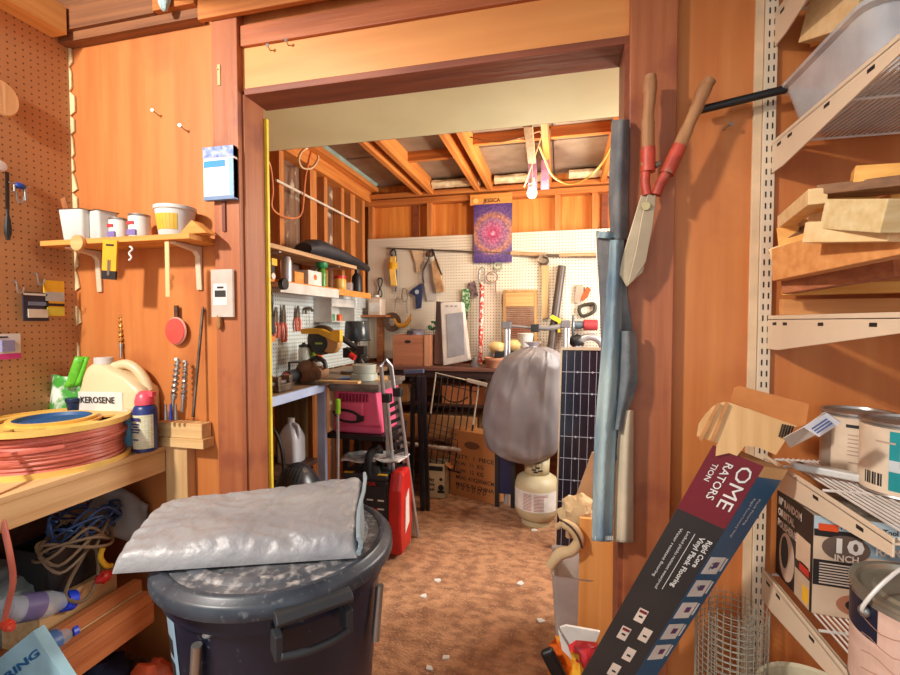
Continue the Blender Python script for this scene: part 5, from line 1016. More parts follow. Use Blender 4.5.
for k in range(4): MB(t).cyl((-.12+k*.055, -.174, .20), (-.12+k*.055, -.166, .20), .019, n=16).build('outlet', BLACK, PN)
for k in range(9): MB(t).box((-.125+.06*(k % 4), -.168, .30-.045*(k//4)), (.035, .003, .008)).build('panel_print', PAPER, PN)
for x, z in ((-.09, .15), (-.03, .15), (.03, .25)): MB(t).cyl((x, -.172, z), (x, -.166, z), .009, n=10).build('knob', RED, PN)
text('PREDATOR', FR[t] @ V(-.145, -.167, .375), FR[t].to_3x3() @ V(1, 0, 0), (0, 0, 1), .030, RED, PN, width=.2, bold=.02)
for x in (-.13, .06):
    for y in (-.12, .15): MB(t).cyl((x, y, 0), (x, y, .03), .02, n=10).build('foot', BLACK, t)
NP = mat('newsprint', (214, 208, 204), .7, 0, (120, 116, 120), 30, (1, 6, 1), mix=(.5, .6))
for x0, w, z, r_, lab in ((-1.18, .22, .585, .1, 'folded newspaper sheets lying on the left over the generator'), (-1.0, .22, .60, -.15, 'crumpled printed paper lying on the right of the generator top')):
    m = MB(); c0 = V(x0-.01, 2.58, z-.02); m.grid(lambda u, v: c0+Matrix.Rotation(r_, 3, 'Z') @ V((u-.5)*w, (v-.5)*.14, .006*math.sin(u*8+v*4)+.02*(v-.5)), 14, 8)
    tag(m.build('newspaper', NP, smooth=True, solid=.006), lab, 'newspaper')
# gallon jug
p = at(292, 480, Y=2.35); jz = at(292, 461, Y=2.35).z
t = thing('water_jug', 'frosted white gallon jug beside the blue bench post', 'jug', (p.x, 2.35, jz)); jh = at(292, 418, Y=2.35).z-jz
MB(t).loft([rrect(w, w, z*jh, .025) for w, z in ((.12, 0), (.125, .04), (.125, .5), (.12, .58), (.09, .75), (.05, .88), (.036, .93))]).build('body', mat('frosted_jug', (222, 226, 232), .25, 0, (204, 210, 220), 5, alpha=.9), t, smooth=True)
MB(t).cyl((0, 0, jh*.93), (0, 0, jh*1.0), .02, n=18).build('cap', WHITE, t, smooth=True)
MB(t).tube([(.02, -.01, jh*.88), (.05, -.015, jh*.84), (.062, -.02, jh*.7), (.058, -.02, jh*.55)], .010, 8, smooth=4).build('handle', MATS['frosted_jug'], t, smooth=True)
tag(MB().bx(-1.74, -1.41, 2.05, 2.44, jz-.03, jz-.001).build('low_shelf', DKW), 'low dark shelf under the left bench carrying the water jug', 'shelf')
m = MB(); m.tube([at(269, 425, Y=2.1), at(277, 435, Y=2.1), at(282, 450, Y=2.1), at(284, 470, Y=2.1), at(285, 480, Y=2.1)], .010, 8, smooth=4)
tag(m.build('black_hose', BLACK, smooth=True), 'black hose curving down beside the yellow door strip', 'hose')
p = at(297, 487, Y=1.95); t = thing('ribbed_tank', 'rounded ribbed black tank behind the trash can', 'tank', (p.x, 1.95, .3))
MB().ell((p.x, 1.95, p.z-.12), (.125, .14, .24), 28).build('tank', mat('glossy_dark', (40, 44, 50), .3), t, smooth=True)
for k in range(7): a_ = -.6+k*.16; MB().tube([V(p.x+.02+.12*math.sin(a_)*.9, 1.95-.143*math.cos(a_*.9)*math.cos(b_)*.9, p.z-.12+.245*math.sin(b_)) for b_ in (.15, .45, .75, 1.0, 1.2)], .004, 6).build('rib', DARK, t, smooth=True)
# gray bag
t = thing('grey_bag', 'large grey plastic bag tied at the top, in front of the back bench', 'bag', (-.27, 3.2, .6))
BAG = mat('grey_tarp_bag', (130, 122, 120), .5, .0, (116, 110, 112), 4, bump=.5, bsc=6)
out = [(462, 516, 535), (457, 500, 548), (449, 487, 557), (438, 484, 560), (424, 482, 561), (408, 484, 562), (392, 488, 562), (376, 493, 562), (364, 499, 562), (356, 506, 561), (351, 515, 558), (347, 526, 548)]
rings = []; NR_ = 46
for i in range(NR_+1):
    k_ = i/NR_*(len(out)-1); i0 = min(int(k_), len(out)-2); f = k_-i0
    py, xl, xr = [out[i0][q]*(1-f)+out[i0+1][q]*f for q in range(3)]
    A, B = at(xl, py, Y=3.15), at(xr, py, Y=3.15); c = (A+B)/2; hw = (B-A).length/2; n = 96; rg = []
    for k in range(n):
        a_ = 2*math.pi*k/n; ca, sa = math.cos(a_), math.sin(a_); up_ = i/NR_
        q = 1-abs(noise.noise(V(ca*1.5+up_*2.6, sa*1.5, up_*4.2)))*.24+.10*noise.noise(V(ca*3.4, sa*3.4, up_*4))-(.16*up_)*abs(noise.noise(V(ca*4, sa*4, up_*1.2+4)))
        ed = abs(ca)**6
        rg.append(V(c.x+hw*ca*(1+(q-1)*(1-ed)*.6+.02*noise.noise(V(up_*6, ca, 2))), 3.15+min(hw*.9, .2)*sa*q, c.z))
    rings.append(rg)
MB().loft(rings).build('bag', BAG, t, smooth=True)
p = at(533, 347, Y=3.15); m = MB(); m.loft([[V(p.x+r_*math.cos(q*math.pi/6)*(1+.3*math.sin(q*3)), 3.15+r_*math.sin(q*math.pi/6), p.z+z) for q in range(12)] for r_, z in ((.09, -.03), (.03, -.01), (.022, .005), (.04, .025), (.055, .035))])
m.build('tied_neck', mat('pale_bag_neck', (190, 184, 190), .35), t, smooth=True)
tag(MB().bx(-.47, -.32, 3.3, 3.5, .44, .50).build('bag_stand', DARK, bevel=.01), 'low dark stand carrying the grey bag', 'stand')
for x, y in ((-.53, 3.05), (-.09, 3.38), (-.53, 3.38)): pass
t = thing('stand_frame', 'dark frame legs below the grey bag behind the gas tank', 'frame', (-.3, 3.3, 0)); MB().bx(-.47, -.44, 3.38, 3.42, 0, .439).build('leg', BLACK, t); MB().bx(-.35, -.32, 3.38, 3.42, 0, .439).build('leg', BLACK, t); MB().bx(-.44, -.35, 3.395, 3.41, .10, .41).build('blue_panel', mat('deep_blue_panel', (24, 30, 70), .4), t)
# propane tank
pc = at(536, 520, Z=0); t = thing('propane_tank', 'beige gas tank with warning label on the back room floor', 'gas tank', (-.15, 3.20, 0)); TKM = mat('beige_tank', (196, 182, 146), .45, 0, (182, 168, 132), 6)
R_ = .150
MB(t).lathe([(.09, 0), (.105, .0), (.105, .03), (.10, .035), (.13, .05), (R_, .10), (R_, .27), (.135, .315), (.09, .345), (.03, .355), (0, .355)], n=44).build('body', TKM, t, smooth=True)
m = MB(t); n = 24
for i in range(n):
    a0 = math.pi*(.62)+i*(2*math.pi*.92)/n; a1 = a0+(2*math.pi*.92)/n*1.0; hi = .45 if (i % 8) not in (3, 4) else .435
    P = [(r_*math.cos(w), r_*math.sin(w), z) for r_, w, z in ((.082, a0, .335), (.082, a1, .335), (.086, a1, hi), (.086, a0, hi))]
    m.quad(*P)
m.build('collar', TKM, t, smooth=True, solid=.005)
MB(t).cyl((0, 0, .355), (0, 0, .41), .018, n=14).cyl((0, 0, .41), (0, 0, .43), .032, n=16).build('valve', DSTEEL, t, smooth=True)
MB(t).lathe([(R_+.001, .12), (R_+.001, .255)], n=44, cap=False).build('label', PAPER, t, smooth=True)
m = MB(t); LR = R_+.0018
for k in range(12):
    z = .235-k*.0095
    for (u0, u1) in ((-2.15, -1.75), (-1.65, -1.2)):
        if k < 2 and u0 > -1.7: u1 = -1.0
        st_ = 5
        for i in range(st_): a0 = u0+(u1-u0)*i/st_; a1 = u0+(u1-u0)*(i+1)/st_; m.quad(*[(LR*math.cos(w), LR*math.sin(w), zz) for w, zz in ((a0, z), (a1, z), (a1, z+.0035), (a0, z+.0035))])
m.build('label_print', mat('maroon_print', (160, 70, 70), .6), t)
for a_, z in ((-1.75, .39), (-1.45, .405), (-1.25, .385), (-1.6, .375)): MB(t).box((.088*math.cos(a_), .088*math.sin(a_), z), (.03, .006, .010), (0, 0, a_+math.pi/2)).build('collar_print', INK, t)
# solar panel
sA, sB = at(552, 347, Y=3.0), at(612, 347, Y=3.0); sC, sD = at(547, 508, Y=2.80), at(606, 508, Y=2.80)
wv = V(.30, 0, 0); top = at(561, 347, Y=2.95); bot = at(556, 505, Y=2.86); dn = (bot-top)
fl = top+dn*(top.z/(top.z-bot.z))
t = thing('solar_panel', 'tall black solar panel with silver frame standing behind the jeans', 'solar panel', tuple(fl+wv/2)); Ld = (top-fl); Lh = Ld.length; Lu = Ld.normalized(); nn = V(1, 0, 0).cross(Lu); nn = -nn if nn.y > 0 else nn
def sp(u, v, off=0): return fl+wv*u+Lu*(Lh*v)+nn*off
MB().prism([sp(0, .003), sp(1, .003), sp(1, 1), sp(0, 1)], -nn*.03).build('backing', mat('panel_black', (18, 20, 30), .2), t)
m = MB()
for q in (((0, .003), (.03, .003), (.03, 1), (0, 1)), ((.97, .003), (1, .003), (1, 1), (.97, 1)), ((.03, .985), (.97, .985), (.97, 1), (.03, 1)), ((.03, .003), (.97, .003), (.97, .015), (.03, .015))): m.prism([sp(*w, .001) for w in q], nn*.008)
m.build('frame', mat('warm_silver_frame', (206, 188, 160), .35, .4), t, bevel=.001)
m = MB(); NR = 9
for i in range(NR):
    for j in range(3):
        u0, u1 = .05+j*.30, .05+(j+1)*.30-.008; v0, v1 = .02+i*.107, .02+(i+1)*.107-.004; m.prism([sp(u0, v0, .0005), sp(u1, v0, .0005), sp(u1, v1, .0005), sp(u0, v1, .0005)], nn*.001)
m.build('cells', mat('cell_blue_black', (16, 18, 34), .18, 0, (26, 24, 40), 3), t)
m = MB()
for u in (.12, .28, .42, .58, .72, .88): m.prism([sp(u, .02, .002), sp(u+.008, .02, .002), sp(u+.008, .98, .002), sp(u, .98, .002)], nn*.0006)
for i in range(1, NR): v = .018+i*.107; m.prism([sp(.04, v, .002), sp(.96, v, .002), sp(.96, v+.0028, .002), sp(.04, v+.0028, .002)], nn*.0006)
for i in range(1, NR):
    for u in (.35, .65): c0 = sp(u, .019+i*.107, .003); m.prism([c0+wv*.025, c0+Lu*.008, c0-wv*.025, c0-Lu*.008], nn*.0006)
m.build('busbars', mat('silver_lines', (170, 176, 190), .4), t)
# jeans hanging on the right post
DEN = mat('denim', (124, 128, 128), .85, 0, (94, 102, 108), 12, bump=.3, bsc=90); DENL = mat('light_denim', (166, 186, 186), .85, 0, (84, 112, 136), 6, (1, 1, .5), bump=.6, bsc=60, mix=(.35, .65)); DEND = mat('dark_denim', (92, 94, 98), .85, 0, (122, 120, 118), 12, bump=.3, bsc=90)
t = thing('jeans', 'faded blue jeans hanging on the right side of the doorway', 'jeans', tuple(at(612, 540, Y=1.44)))
def cloth(rows, Y, mt, nm, amp=.012, fr=3, ph=0, th=.01, dY=0):
    m = MB()
    def fn(u, v):
        k = v*(len(rows)-1); i = min(int(k), len(rows)-2); f = k-i; f2 = f*f*(3-2*f) if False else f
        y = rows[i][0]*(1-f)+rows[i+1][0]*f; xl = rows[i][1]*(1-f)+rows[i+1][1]*f; xr = rows[i][2]*(1-f)+rows[i+1][2]*f
        return at(xl+(xr-xl)*u, y, Y=Y+dY*v+amp*math.sin(u*math.pi*fr+ph+v*1.5)-.02*math.sin(math.pi*u))
    m.grid(fn, 24, 50); return m.build(nm, mt, t, smooth=True, solid=th)
cloth([(232, 597, 614), (242, 597, 622), (300, 600, 628), (345, 601, 634), (380, 599, 636), (400, 602, 630), (430, 604, 624), (460, 606, 618)], 1.445, DEND, 'seat_panel', amp=.01)
cloth([(240, 608, 623), (300, 606, 621), (340, 603, 621), (400, 598, 618), (450, 595, 615), (500, 594, 613), (541, 593, 612)], 1.415, DENL, 'front_leg', amp=.012, fr=2.5, ph=.4)
cloth([(120, 613, 628), (160, 611, 628), (200, 610, 627), (240, 612, 627)], 1.44, DEND, 'raised_leg', amp=.008, fr=2, ph=1)
cloth([(410, 622, 632), (440, 618, 632), (480, 616, 632), (542, 615, 632)], 1.43, mat('inside_out_cloth', (206, 186, 156), .85, 0, (180, 166, 142), 10), 'pale_inner_leg', amp=.008, fr=2)
cloth([(331, 621, 634), (345, 621, 636), (380, 620, 637), (395, 619, 633), (410, 618, 627), (430, 616, 620)], 1.415, DEN, 'back_leg', amp=.008, fr=2, ph=2)
m = MB()
for k in range(13): a = at(621+k % 2*.3, 126+k*8, Y=1.418); m.box(a, (.006, .003, .010))
m.build('stitching', mat('pale_stitch', (196, 196, 190), .7), t)
m = MB()
for k in range(9): a = at(595.5+k*2.1, 538, Y=1.395); m.box(a, (.004, .004, .012))
m.build('hem_stitching', MATS['pale_stitch'], t)
cloth([(232, 597, 615), (238, 598, 616)], 1.43, MATS['light_denim'], 'waistband', amp=.01, th=.014)
# leaning ply sheet and offcut
t = thing('plywood_sheet', 'golden plywood sheet leaning against the right side of the doorway', 'plywood', (.2, 2.0, 0))
a0, a1, b0_, b1_ = at(580, 600, Y=2.04), at(628, 600, Y=2.04), at(588, 500, Y=2.12), at(628, 500, Y=2.12)
q = [V(.09, 2.02, .002), V(.29, 2.02, .002), V(.29, 2.16, .66), V(.10, 2.16, .66)]
MB().prism([V(.08, 1.90, .001), V(.36, 1.90, .001), V(.36, 1.90, .60), V(.085, 1.90, .60)], (0, .018, 0)).build('sheet', wood('golden_ply', (226, 164, 92), (206, 138, 66), 'z', sc=3), t, bevel=.002)
t = thing('board_offcut', 'tan board offcut with a diagonal cut leaning on the plywood', 'board', tuple(at(590, 505, Y=2.3)))
MB().prism([at(592, 453, Y=2.2), at(597, 452, Y=2.2), at(597, 510, Y=2.2), V(at(597, 500, Y=2.2).x, 2.2, .0), V(at(577, 500, Y=2.2).x, 2.2, .0), at(575, 500, Y=2.2)], (0, .02, 0)).build('board', mat('tan_board', (190, 152, 112), .8), t, bevel=.002)
# tan cloth and clear bin
t = thing('clear_bin', 'clear plastic bin on the floor beside the plywood sheet', 'bin', (.06, 2.0, 0))
cb = at(575, 625, Z=0.0)
m = MB(); bx_, by_ = .03, 1.98
m.loft([[(p[0]+bx_+.03, p[1]+by_+.05, p[2]) for p in rrect(w, d, z, .02)] for w, d, z in ((.13, .20, .003), (.17, .26, .34), (.18, .27, .35), (.165, .25, .34), (.12, .19, .01))]); m.build('bin', mat('grey_clear_bin', (196, 184, 176), .2, alpha=.7), t, smooth=True)
p = at(572, 525, Y=1.98); t = thing('tan_cloth', 'crumpled beige cloth with dark trim draped over the clear bin', 'cloth', tuple(p)); CL = mat('beige_cloth', (208, 182, 140), .9, 0, (186, 156, 114), 6, bump=.4)
MB().ell(at(573, 517, Y=1.99)+V(.02, .03, 0), (.075, .09, .085), 22, .5, 7).build('cloth', CL, t, smooth=True)
MB().tube([at(557, 527, Y=1.9), at(564, 524, Y=1.88), at(574, 530, Y=1.87), at(579, 541, Y=1.87), at(571, 551, Y=1.87), at(560, 554, Y=1.88), at(550, 566, Y=1.89)], [.012, .02, .022, .022, .022, .024, .022], 10, smooth=5).build('rolled_strap', CL, t, smooth=True)
MB().tube([at(560, 520, Y=1.88), at(570, 526, Y=1.855), at(578, 536, Y=1.85), at(582, 548, Y=1.85)], .005, 6, smooth=4).build('dark_trim', mat('dark_trim', (70, 50, 40), .7), t, smooth=True)
# trash in the foreground
t = thing('orange_bag', 'crumpled orange and red packaging on the floor at the doorway', 'packaging', tuple(at(570, 660, Y=1.75)))
OB = mat('orange_packaging', (238, 110, 30), .4, 0, (250, 190, 60), 9, mix=(.5, .56), bump=.3)
MB().ell(at(572, 668, Y=1.72), (.09, .09, .10), 20, .5, 9).build('orange_pack', OB, t, smooth=True)
MB().ell(at(582, 650, Y=1.70), (.06, .05, .05), 14, .5, 9).build('red_pack', mat('red_packaging', (230, 60, 70), .4), t, smooth=True)
MB().prism([at(560, 628, Y=1.62), at(566, 626, Y=1.62), at(600, 632, Y=1.62), at(596, 642, Y=1.62), at(576, 640, Y=1.62), at(567, 646, Y=1.62)], (0, .01, 0)).prism([at(558, 630, Y=1.6), at(568, 646, Y=1.6), at(572, 660, Y=1.6), at(562, 650, Y=1.6)], (0, .006, 0)).build('white_card', PAPER, t)
tag(MB().box(at(554, 665, Y=1.62), (.05, .03, .12), (0, -.5, 0)).build('black_remote', BLACK, bevel=.012, seg=3), 'dark rounded handset lying by the orange packaging', 'handset')
random.seed(9)
for k, (px, py) in enumerate(((407, 523), (404, 534), (383, 560), (424, 596), (447, 657), (430, 668), (520, 583), (567, 531), (534, 530), (540, 620), (535, 480), (438, 580))):
    p = at(px, py, Z=.004); tag(MB().prism([(p.x+random.uniform(.01, .03)*math.cos(a_), p.y+random.uniform(.01, .025)*math.sin(a_), .0005) for a_ in (0, 1.3, 2.6, 3.9, 5.2)], (0, 0, .005)).build('floor_scrap', (PAPER, mat('rust_scrap', (150, 60, 40), .7) if 'rust_scrap' not in MATS else MATS['rust_scrap'])[k in (7,)]), ('small white scrap nearest the generator', 'pale scrap just below the one nearest the generator', 'white scrap at the right side of the trash can', 'lone white scrap in the middle of the worn floor', 'larger white scrap at the bottom of the floor view', 'thin white scrap beside the larger one at the bottom', 'small pale scrap in front of the gas tank', '', 'white scrap against the gas tank foot', 'pale scrap left of the clear bin', 'white scrap by the stamped brown carton', 'tiny pale scrap left of the floor centre')[k] if k != 7 else 'rusty red scrap on the floor by the gas tank', 'scrap', 'scraps on the floor' if k != 7 else None)
# ================================================================ FRONT RIGHT
# hedge shears
SY = 1.40
t = thing('hedge_shears', 'old hedge shears with worn wooden handles hanging on the right post', 'shears', tuple(at(638, 286, Y=SY)))
HW = wood('worn_grey_handle', (178, 128, 84), (140, 92, 56), 'z'); RP = mat('chipped_red_paint', (190, 70, 48), .5, 0, (150, 50, 34), 20, grunge=(150, 110, 84), gsc=18, gmix=(.6, .7)); BLD = mat('dull_blade', (192, 172, 142), .42, .25, (168, 148, 118), 9)
def handle(pts, rs, name='handle', mt=HW): return MB().tube([at(x, y, Y=SY-.0) for x, y in pts], rs, 14, smooth=6).build(name, mt, t, smooth=True)
handle([(650, 76), (650, 84), (649.5, 100), (648, 118), (648, 138), (648, 150), (647, 166)], [.017, .019, .0165, .0155, .0175, .0175, .0175, .0175])
handle([(710, 80), (704, 90), (697, 107), (688, 127), (680, 145), (674, 158), (668, 172)], [.017, .019, .017, .0155, .0175, .018, .018, .018])
MB().tube([at(648, y, Y=SY) for y in (148, 158, 172)], .0195, 14).tube([at(x, y, Y=SY) for x, y in ((680, 146), (674, 158), (667, 174))], .0195, 14).build('red_ferrule', RP, t, smooth=True)
MB().tube([at(x, y, Y=SY) for x, y in ((646, 170), (645, 182), (647, 195))], .013, 10).tube([at(x, y, Y=SY) for x, y in ((666, 174), (660, 184), (656, 195))], .014, 10).build('red_shank', RP, t, smooth=True)
MB().prism([at(x, y, Y=SY) for x, y in ((641, 195), (656, 195), (654, 215), (648, 250), (643, 272), (627, 287), (619, 274), (622, 258), (632, 225))], (0, .006, 0)).build('front_blade', BLD, t, bevel=.0015)
MB().prism([at(x, y, Y=SY-.008) for x, y in ((648, 193), (656, 197), (653, 225), (646, 262), (634, 280), (627, 287), (636, 250), (642, 215))], (0, .006, 0)).build('back_blade', mat('darker_blade', (170, 150, 122), .4, .3), t, bevel=.0015)
MB().cyl(at(646, 206, Y=SY-.010), at(646, 206, Y=SY-.016), .012, n=18).build('pivot_bolt', mat('brassy_bolt', (206, 188, 136), .35, .5), t, smooth=True, bevel=.001)
MB().cyl(at(655, 166, Y=SY), at(660, 163, Y=SY), .008, n=10).build('bumper', DSTEEL, t)
tag(MB().cyl(at(700, 110, Y=1.45), at(786, 89, Y=1.44), .011, .011, 12).build('black_rod', BLACK, smooth=True), 'black rod running from the orange wall to the clear bin', 'rod')
# slotted standard and shelf brackets
XB = .585
t = thing('shelf_standard', 'white slotted upright rail screwed to the orange wall', 'rail', (.575, 1.485, .2))
MB().bx(.556, .588, 1.485, 1.4995, .2, 2.78).build('rail', CREAM, t, bevel=.001)
m = MB(); z = .25
while z < 2.75:
    for x in (.5645, .5775): m.bx(x, x+.0035, 1.484, 1.4855, z, z+.016)
    z += .032
m.build('slots', INK, t)
tag(MB().bx(.533, .5545, 1.490, 1.4995, .0, 2.78).build('wall_batten', mat('pale_batten', (232, 200, 160), .5), bevel=.001), 'thin pale strip between the orange panel and the slotted rail', 'strip')
WIRE = mat('white_wire', (238, 232, 224), .35)
def shelf(z, x0, x1, y0, lab, slant=0, n=None, bracket_h=.085, wl=True):
    t = thing('wire_shelf', lab, 'shelf', (x0, 1.48, z))
    m = MB(); x = x0+.02
    while x < x1: m.cyl((x, 1.47, z), (x, y0, z), .0026, n=5); x += .0125
    m.build('wires', WIRE, t, smooth=True)
    m = MB()
    for y in (1.47, y0+(1.47-y0)*.5, y0): m.cyl((x0, y, z-.004), (x1, y, z-.004), .0035, n=8)
    m.cyl((x0, y0, z-.028), (x1, y0, z-.028), .0035, n=8)
    m.build('cross_rods', WIRE, t, smooth=True)
    m = MB().prism([(XB-.006, 1.484, z+.005), (XB-.006, y0-.02, z+.005), (XB-.006, y0-.02, z-.03), (XB-.006, 1.42, z-bracket_h), (XB-.006, 1.484, z-bracket_h)], (.004, 0, 0)).bx(XB-.006, XB+.012, y0-.02, 1.484, z-.008, z-.004)
    m.build('bracket', CREAM, t, bevel=.001)
    m = MB()
    for y in (1.43, 1.37, 1.2, y0+.06): m.bx(XB-.0068, XB-.0058, y, y+.022, z-.022, z-.014)
    m.build('bracket_slots', INK, t)
    return t
shelf(2.262, .60, 1.7, 1.05, 'topmost white wire shelf at the upper right corner', bracket_h=.09)
shelf(1.905, .60, 1.7, .99, 'white wire shelf at upper right carrying the clear bin')
shelf(1.412, .60, 1.7, .96, 'white wire shelf carrying the timber stack', bracket_h=.09)
shelf(1.010, .60, 1.7, .98, 'white wire shelf carrying the paint cans', bracket_h=.07)
shelf(.675, .60, 1.7, .98, 'lowest white wire shelf under the sander box', bracket_h=.085)
# clear bin
z = 1.9085; t = thing('storage_bin', 'large clear plastic storage bin on the upper right wire shelf', 'bin', (.83, 1.28, z))
m = MB(t); m.loft([[(p[0], p[1], p[2]) for p in rrect(w, d, zz, .04)] for w, d, zz in ((.42, .32, 0), (.475, .37, .12), (.50, .40, .124), (.50, .40, .134), (.48, .38, .134), (.465, .365, .12), (.41, .31, .008))]); m.build('bin', mat('milky_clear_bin', (224, 228, 232), .2, alpha=.55), t, smooth=True)
# timber offcuts: on wire shelf behind bin and on the timber shelf
GRP0 = 'lengths buried in the timber stack'
def tim(a, c, w, h, mt, lab, grp, nm='timber_offcut', up=(0, 0, 1)):
    return tag(MB().beam(a, c, w, h, up).build(nm, mt, bevel=.002), lab, 'timber', grp)
TB = wood('cut_pine_light', (236, 204, 152), (218, 180, 124), 'x', sc=4, bump=.05); TD = wood('brown_old_timber', (150, 104, 66), (104, 68, 42), 'x'); TG = wood('yellow_fir', (236, 178, 92), (214, 146, 60), 'x'); TO = wood('orange_timber', (222, 156, 92), (200, 130, 70), 'x', bump=.05)
tim(at(812, 22, Y=1.44), at(868, 2, Y=1.30), .05, .10, TB, 'wide pale timber end behind the clear bin, left', 'timber above the bin')
tim(at(810, 38, Y=1.45), at(862, 20, Y=1.40), .03, .04, TG, 'thin golden batten behind the clear bin', 'timber above the bin')
tim(at(862, 30, Y=1.44), at(878, -8, Y=1.40), .04, .05, TG, 'golden upright stick behind the clear bin', 'timber above the bin')
tim(at(872, 22, Y=1.46), at(930, 0, Y=1.46), .03, .03, TG, 'golden stick at the upper right corner', 'timber above the bin')
for k in range(5): tim(V(.70+.02*k, 1.40-.085*k, 2.283), V(1.7, 1.40-.085*k, 2.283), .08, .03, TD if k % 2 else TO, ('dark', 'brown', 'orange', 'old', 'front')[k]+' plank on the topmost wire shelf', 'planks on the topmost wire shelf', nm='plank')  # boards_up
for k in range(0): tim(V(.90, 1.42-.10*k, 1.53), V(1.7, 1.42-.10*k, 1.53), .09, .04, TO if k % 2 else TD, 'timber length hidden in the middle of the stack', GRP0, nm='plank')
SZ2 = 1.416
GRP = 'timber pieces stacked on the wire shelf'
def tz(x, y, Y): return at(x, y, Y=Y)
# lower layer, resting on the shelf
tim(V(.60, 1.44, 1.487), V(1.7, 1.45, 1.50), .035, .03, TG, 'thin golden batten low in the timber stack', GRP)
tim(V(.60, 1.46, 1.44), V(1.7, 1.46, 1.44), .02, .045, TO, 'flat orange board at the very bottom of the timber stack', GRP)
tim(V(.86, 1.15, 1.4545), V(1.5, 1.30, 1.4545), .09, .07, TB, 'thick pine block with ringed end grain on the timber shelf', GRP)
tim(V(.90, 1.02, 1.437), V(1.5, 1.05, 1.437), .06, .036, TB, 'small pine block in front of the ringed one', GRP)
tim(tz(779, 265, 1.38), tz(912, 232, 1.06), .04, .085, TO, 'long orange plank running across the middle of the timber stack', GRP)
tim(tz(786, 284, 1.40), tz(900, 264, 1.20), .04, .055, wood('brown_orange', (180, 108, 66), (150, 84, 48), 'x'), 'brown plank just under the long orange plank', GRP)
tim(tz(772, 256, 1.40), tz(815, 242, 1.35), .045, .035, TB, 'short pale stick end at the left of the timber stack', GRP)
tim(tz(784, 250, 1.36), tz(830, 236, 1.30), .04, .045, TG, 'round edged golden stick left in the timber stack', GRP)
tim(tz(776, 262, 1.44), tz(905, 262, 1.30), .03, .04, TG, 'golden batten deep behind the long orange plank', GRP)
tim(tz(790, 228, 1.44), tz(900, 208, 1.36), .04, .05, TO, 'orange length at the back of the timber stack', GRP)
tim(tz(778, 240, 1.42), tz(800, 236, 1.40), .04, .06, TG, 'golden block end deep at the left of the timber stack', GRP)
tim(tz(812, 233, 1.20), tz(900, 230, 1.05), .05, .045, TB, 'pale batten resting over the long orange plank', GRP)
tim(tz(820, 218, 1.28), tz(900, 214, 1.1), .06, .05, TB, 'pine batten with wide face in the middle of the timber stack', GRP)
tim(tz(836, 214, 1.16), tz(900, 216, 1.02), .06, .062, wood('pale_green_pine', (226, 204, 156), (206, 176, 120), 'x'), 'front pine two by four in the timber stack', GRP)
tim(tz(785, 222, 1.42), tz(818, 196, 1.16), .035, .035, TB, 'pale stick pointing out at the left of the timber stack', GRP)
tim(tz(812, 203, 1.22), tz(870, 199, 1.22), .05, .035, TG, 'thin golden stick under the rough slab', GRP)
tim(tz(882, 203, 1.22), tz(930, 203, 1.22), .05, .03, TG, 'golden stick end right of the gap in the timber stack', GRP)
tim(tz(816, 194, 1.20), tz(905, 184, 1.14), .08, .022, TD, 'rough brown slab with bark edge near the top of the timber stack', GRP)
tim(tz(852, 177, 1.16), tz(930, 173, 1.12), .05, .035, TG, 'golden block on the very top of the timber stack', GRP)
tim(tz(795, 232, 1.40), tz(812, 250, 1.40), .05, .05, TD, 'dark brown piece deep inside the timber stack', GRP)
# ---- flooring carton
t = thing('flooring_carton', 'long black and maroon flooring carton leaning on the orange wall', 'carton', tuple(at(640, 675, Y=1.33)))
YT, YBm = 1.22, 1.34
A, B, C2 = at(713, 445, Y=YT), at(770, 456, Y=YT), at(797, 454, Y=YT+.05)
A2, B2, C3 = at(581, 675, Y=YBm), at(642, 675, Y=YBm), at(668, 675, Y=YBm+.10)
ax = (A2-A).normalized(); ext = 1.32
wd_ = (B-A); wd_ = (wd_-ax*wd_.dot(ax)); nd = ax.cross(wd_).normalized()
if nd.y < 0: nd = -nd
side = (C2-B); side = side-ax*side.dot(ax); side = side*1.0
LB_ = (A2-A).length*ext
def cp(l, w, off=0, s=0): return A+ax*(l)+wd_*w-nd*off+side*s
MB().prism([cp(0, 0), cp(0, 1), cp(0, 1, 0, 1), cp(0, 0, 0, 1)], ax*LB_).build('box', mat('carton_core', (170, 124, 78), .8), t)
BLK = mat('slate_black_print', (52, 50, 50), .45, 0, (40, 40, 42), 3); MAR = mat('maroon_print2', (124, 38, 50), .45); BLU = mat('steel_blue_print', (40, 92, 130), .45, 0, (32, 78, 114), 3)
Lm = .19
def face(l0, l1, w0, w1, off, mt, nm): return MB().prism([cp(l0, w0, off), cp(l0, w1, off), cp(l1, w1, off), cp(l1, w0, off)], nd*.001).build(nm, mt, t)
face(.0, Lm, 0, 1, .0015, MAR, 'maroon_panel'); face(Lm, LB_, 0, 1, .0015, BLK, 'black_panel')
def sface(l0, l1, s0, s1, mt, nm, off=.0015): 
    so = wd_.normalized()*off; return MB().prism([cp(l0, 1, 0, s0)+so, cp(l0, 1, 0, s1)+so, cp(l1, 1, 0, s1)+so, cp(l1, 1, 0, s0)+so], wd_.normalized()*.001).build(nm, mt, t)
sface(.03, LB_, 0, 1, BLU, 'blue_side'); sface(0, .03, 0, 1, CARDL, 'torn_edge')
wu = wd_.normalized(); W = wd_.length
def ctext(s_, l, w, size, width=None, mt=WINK, bold=0): return text(s_, cp(l, w, .003), ax, wu, size, mt, t, width=width, bold=bold)
ctext('OME', .015, .62, .048, .125); ctext('RATORS', .025, .36, .026, .105, bold=.01); ctext('TION', .04, .16, .018, .05, bold=.01)
ctext('Rigid Core', .235, .82, .018, .085, bold=.02); ctext('Vinyl Plank Flooring', .235, .66, .018, .165, bold=.02)
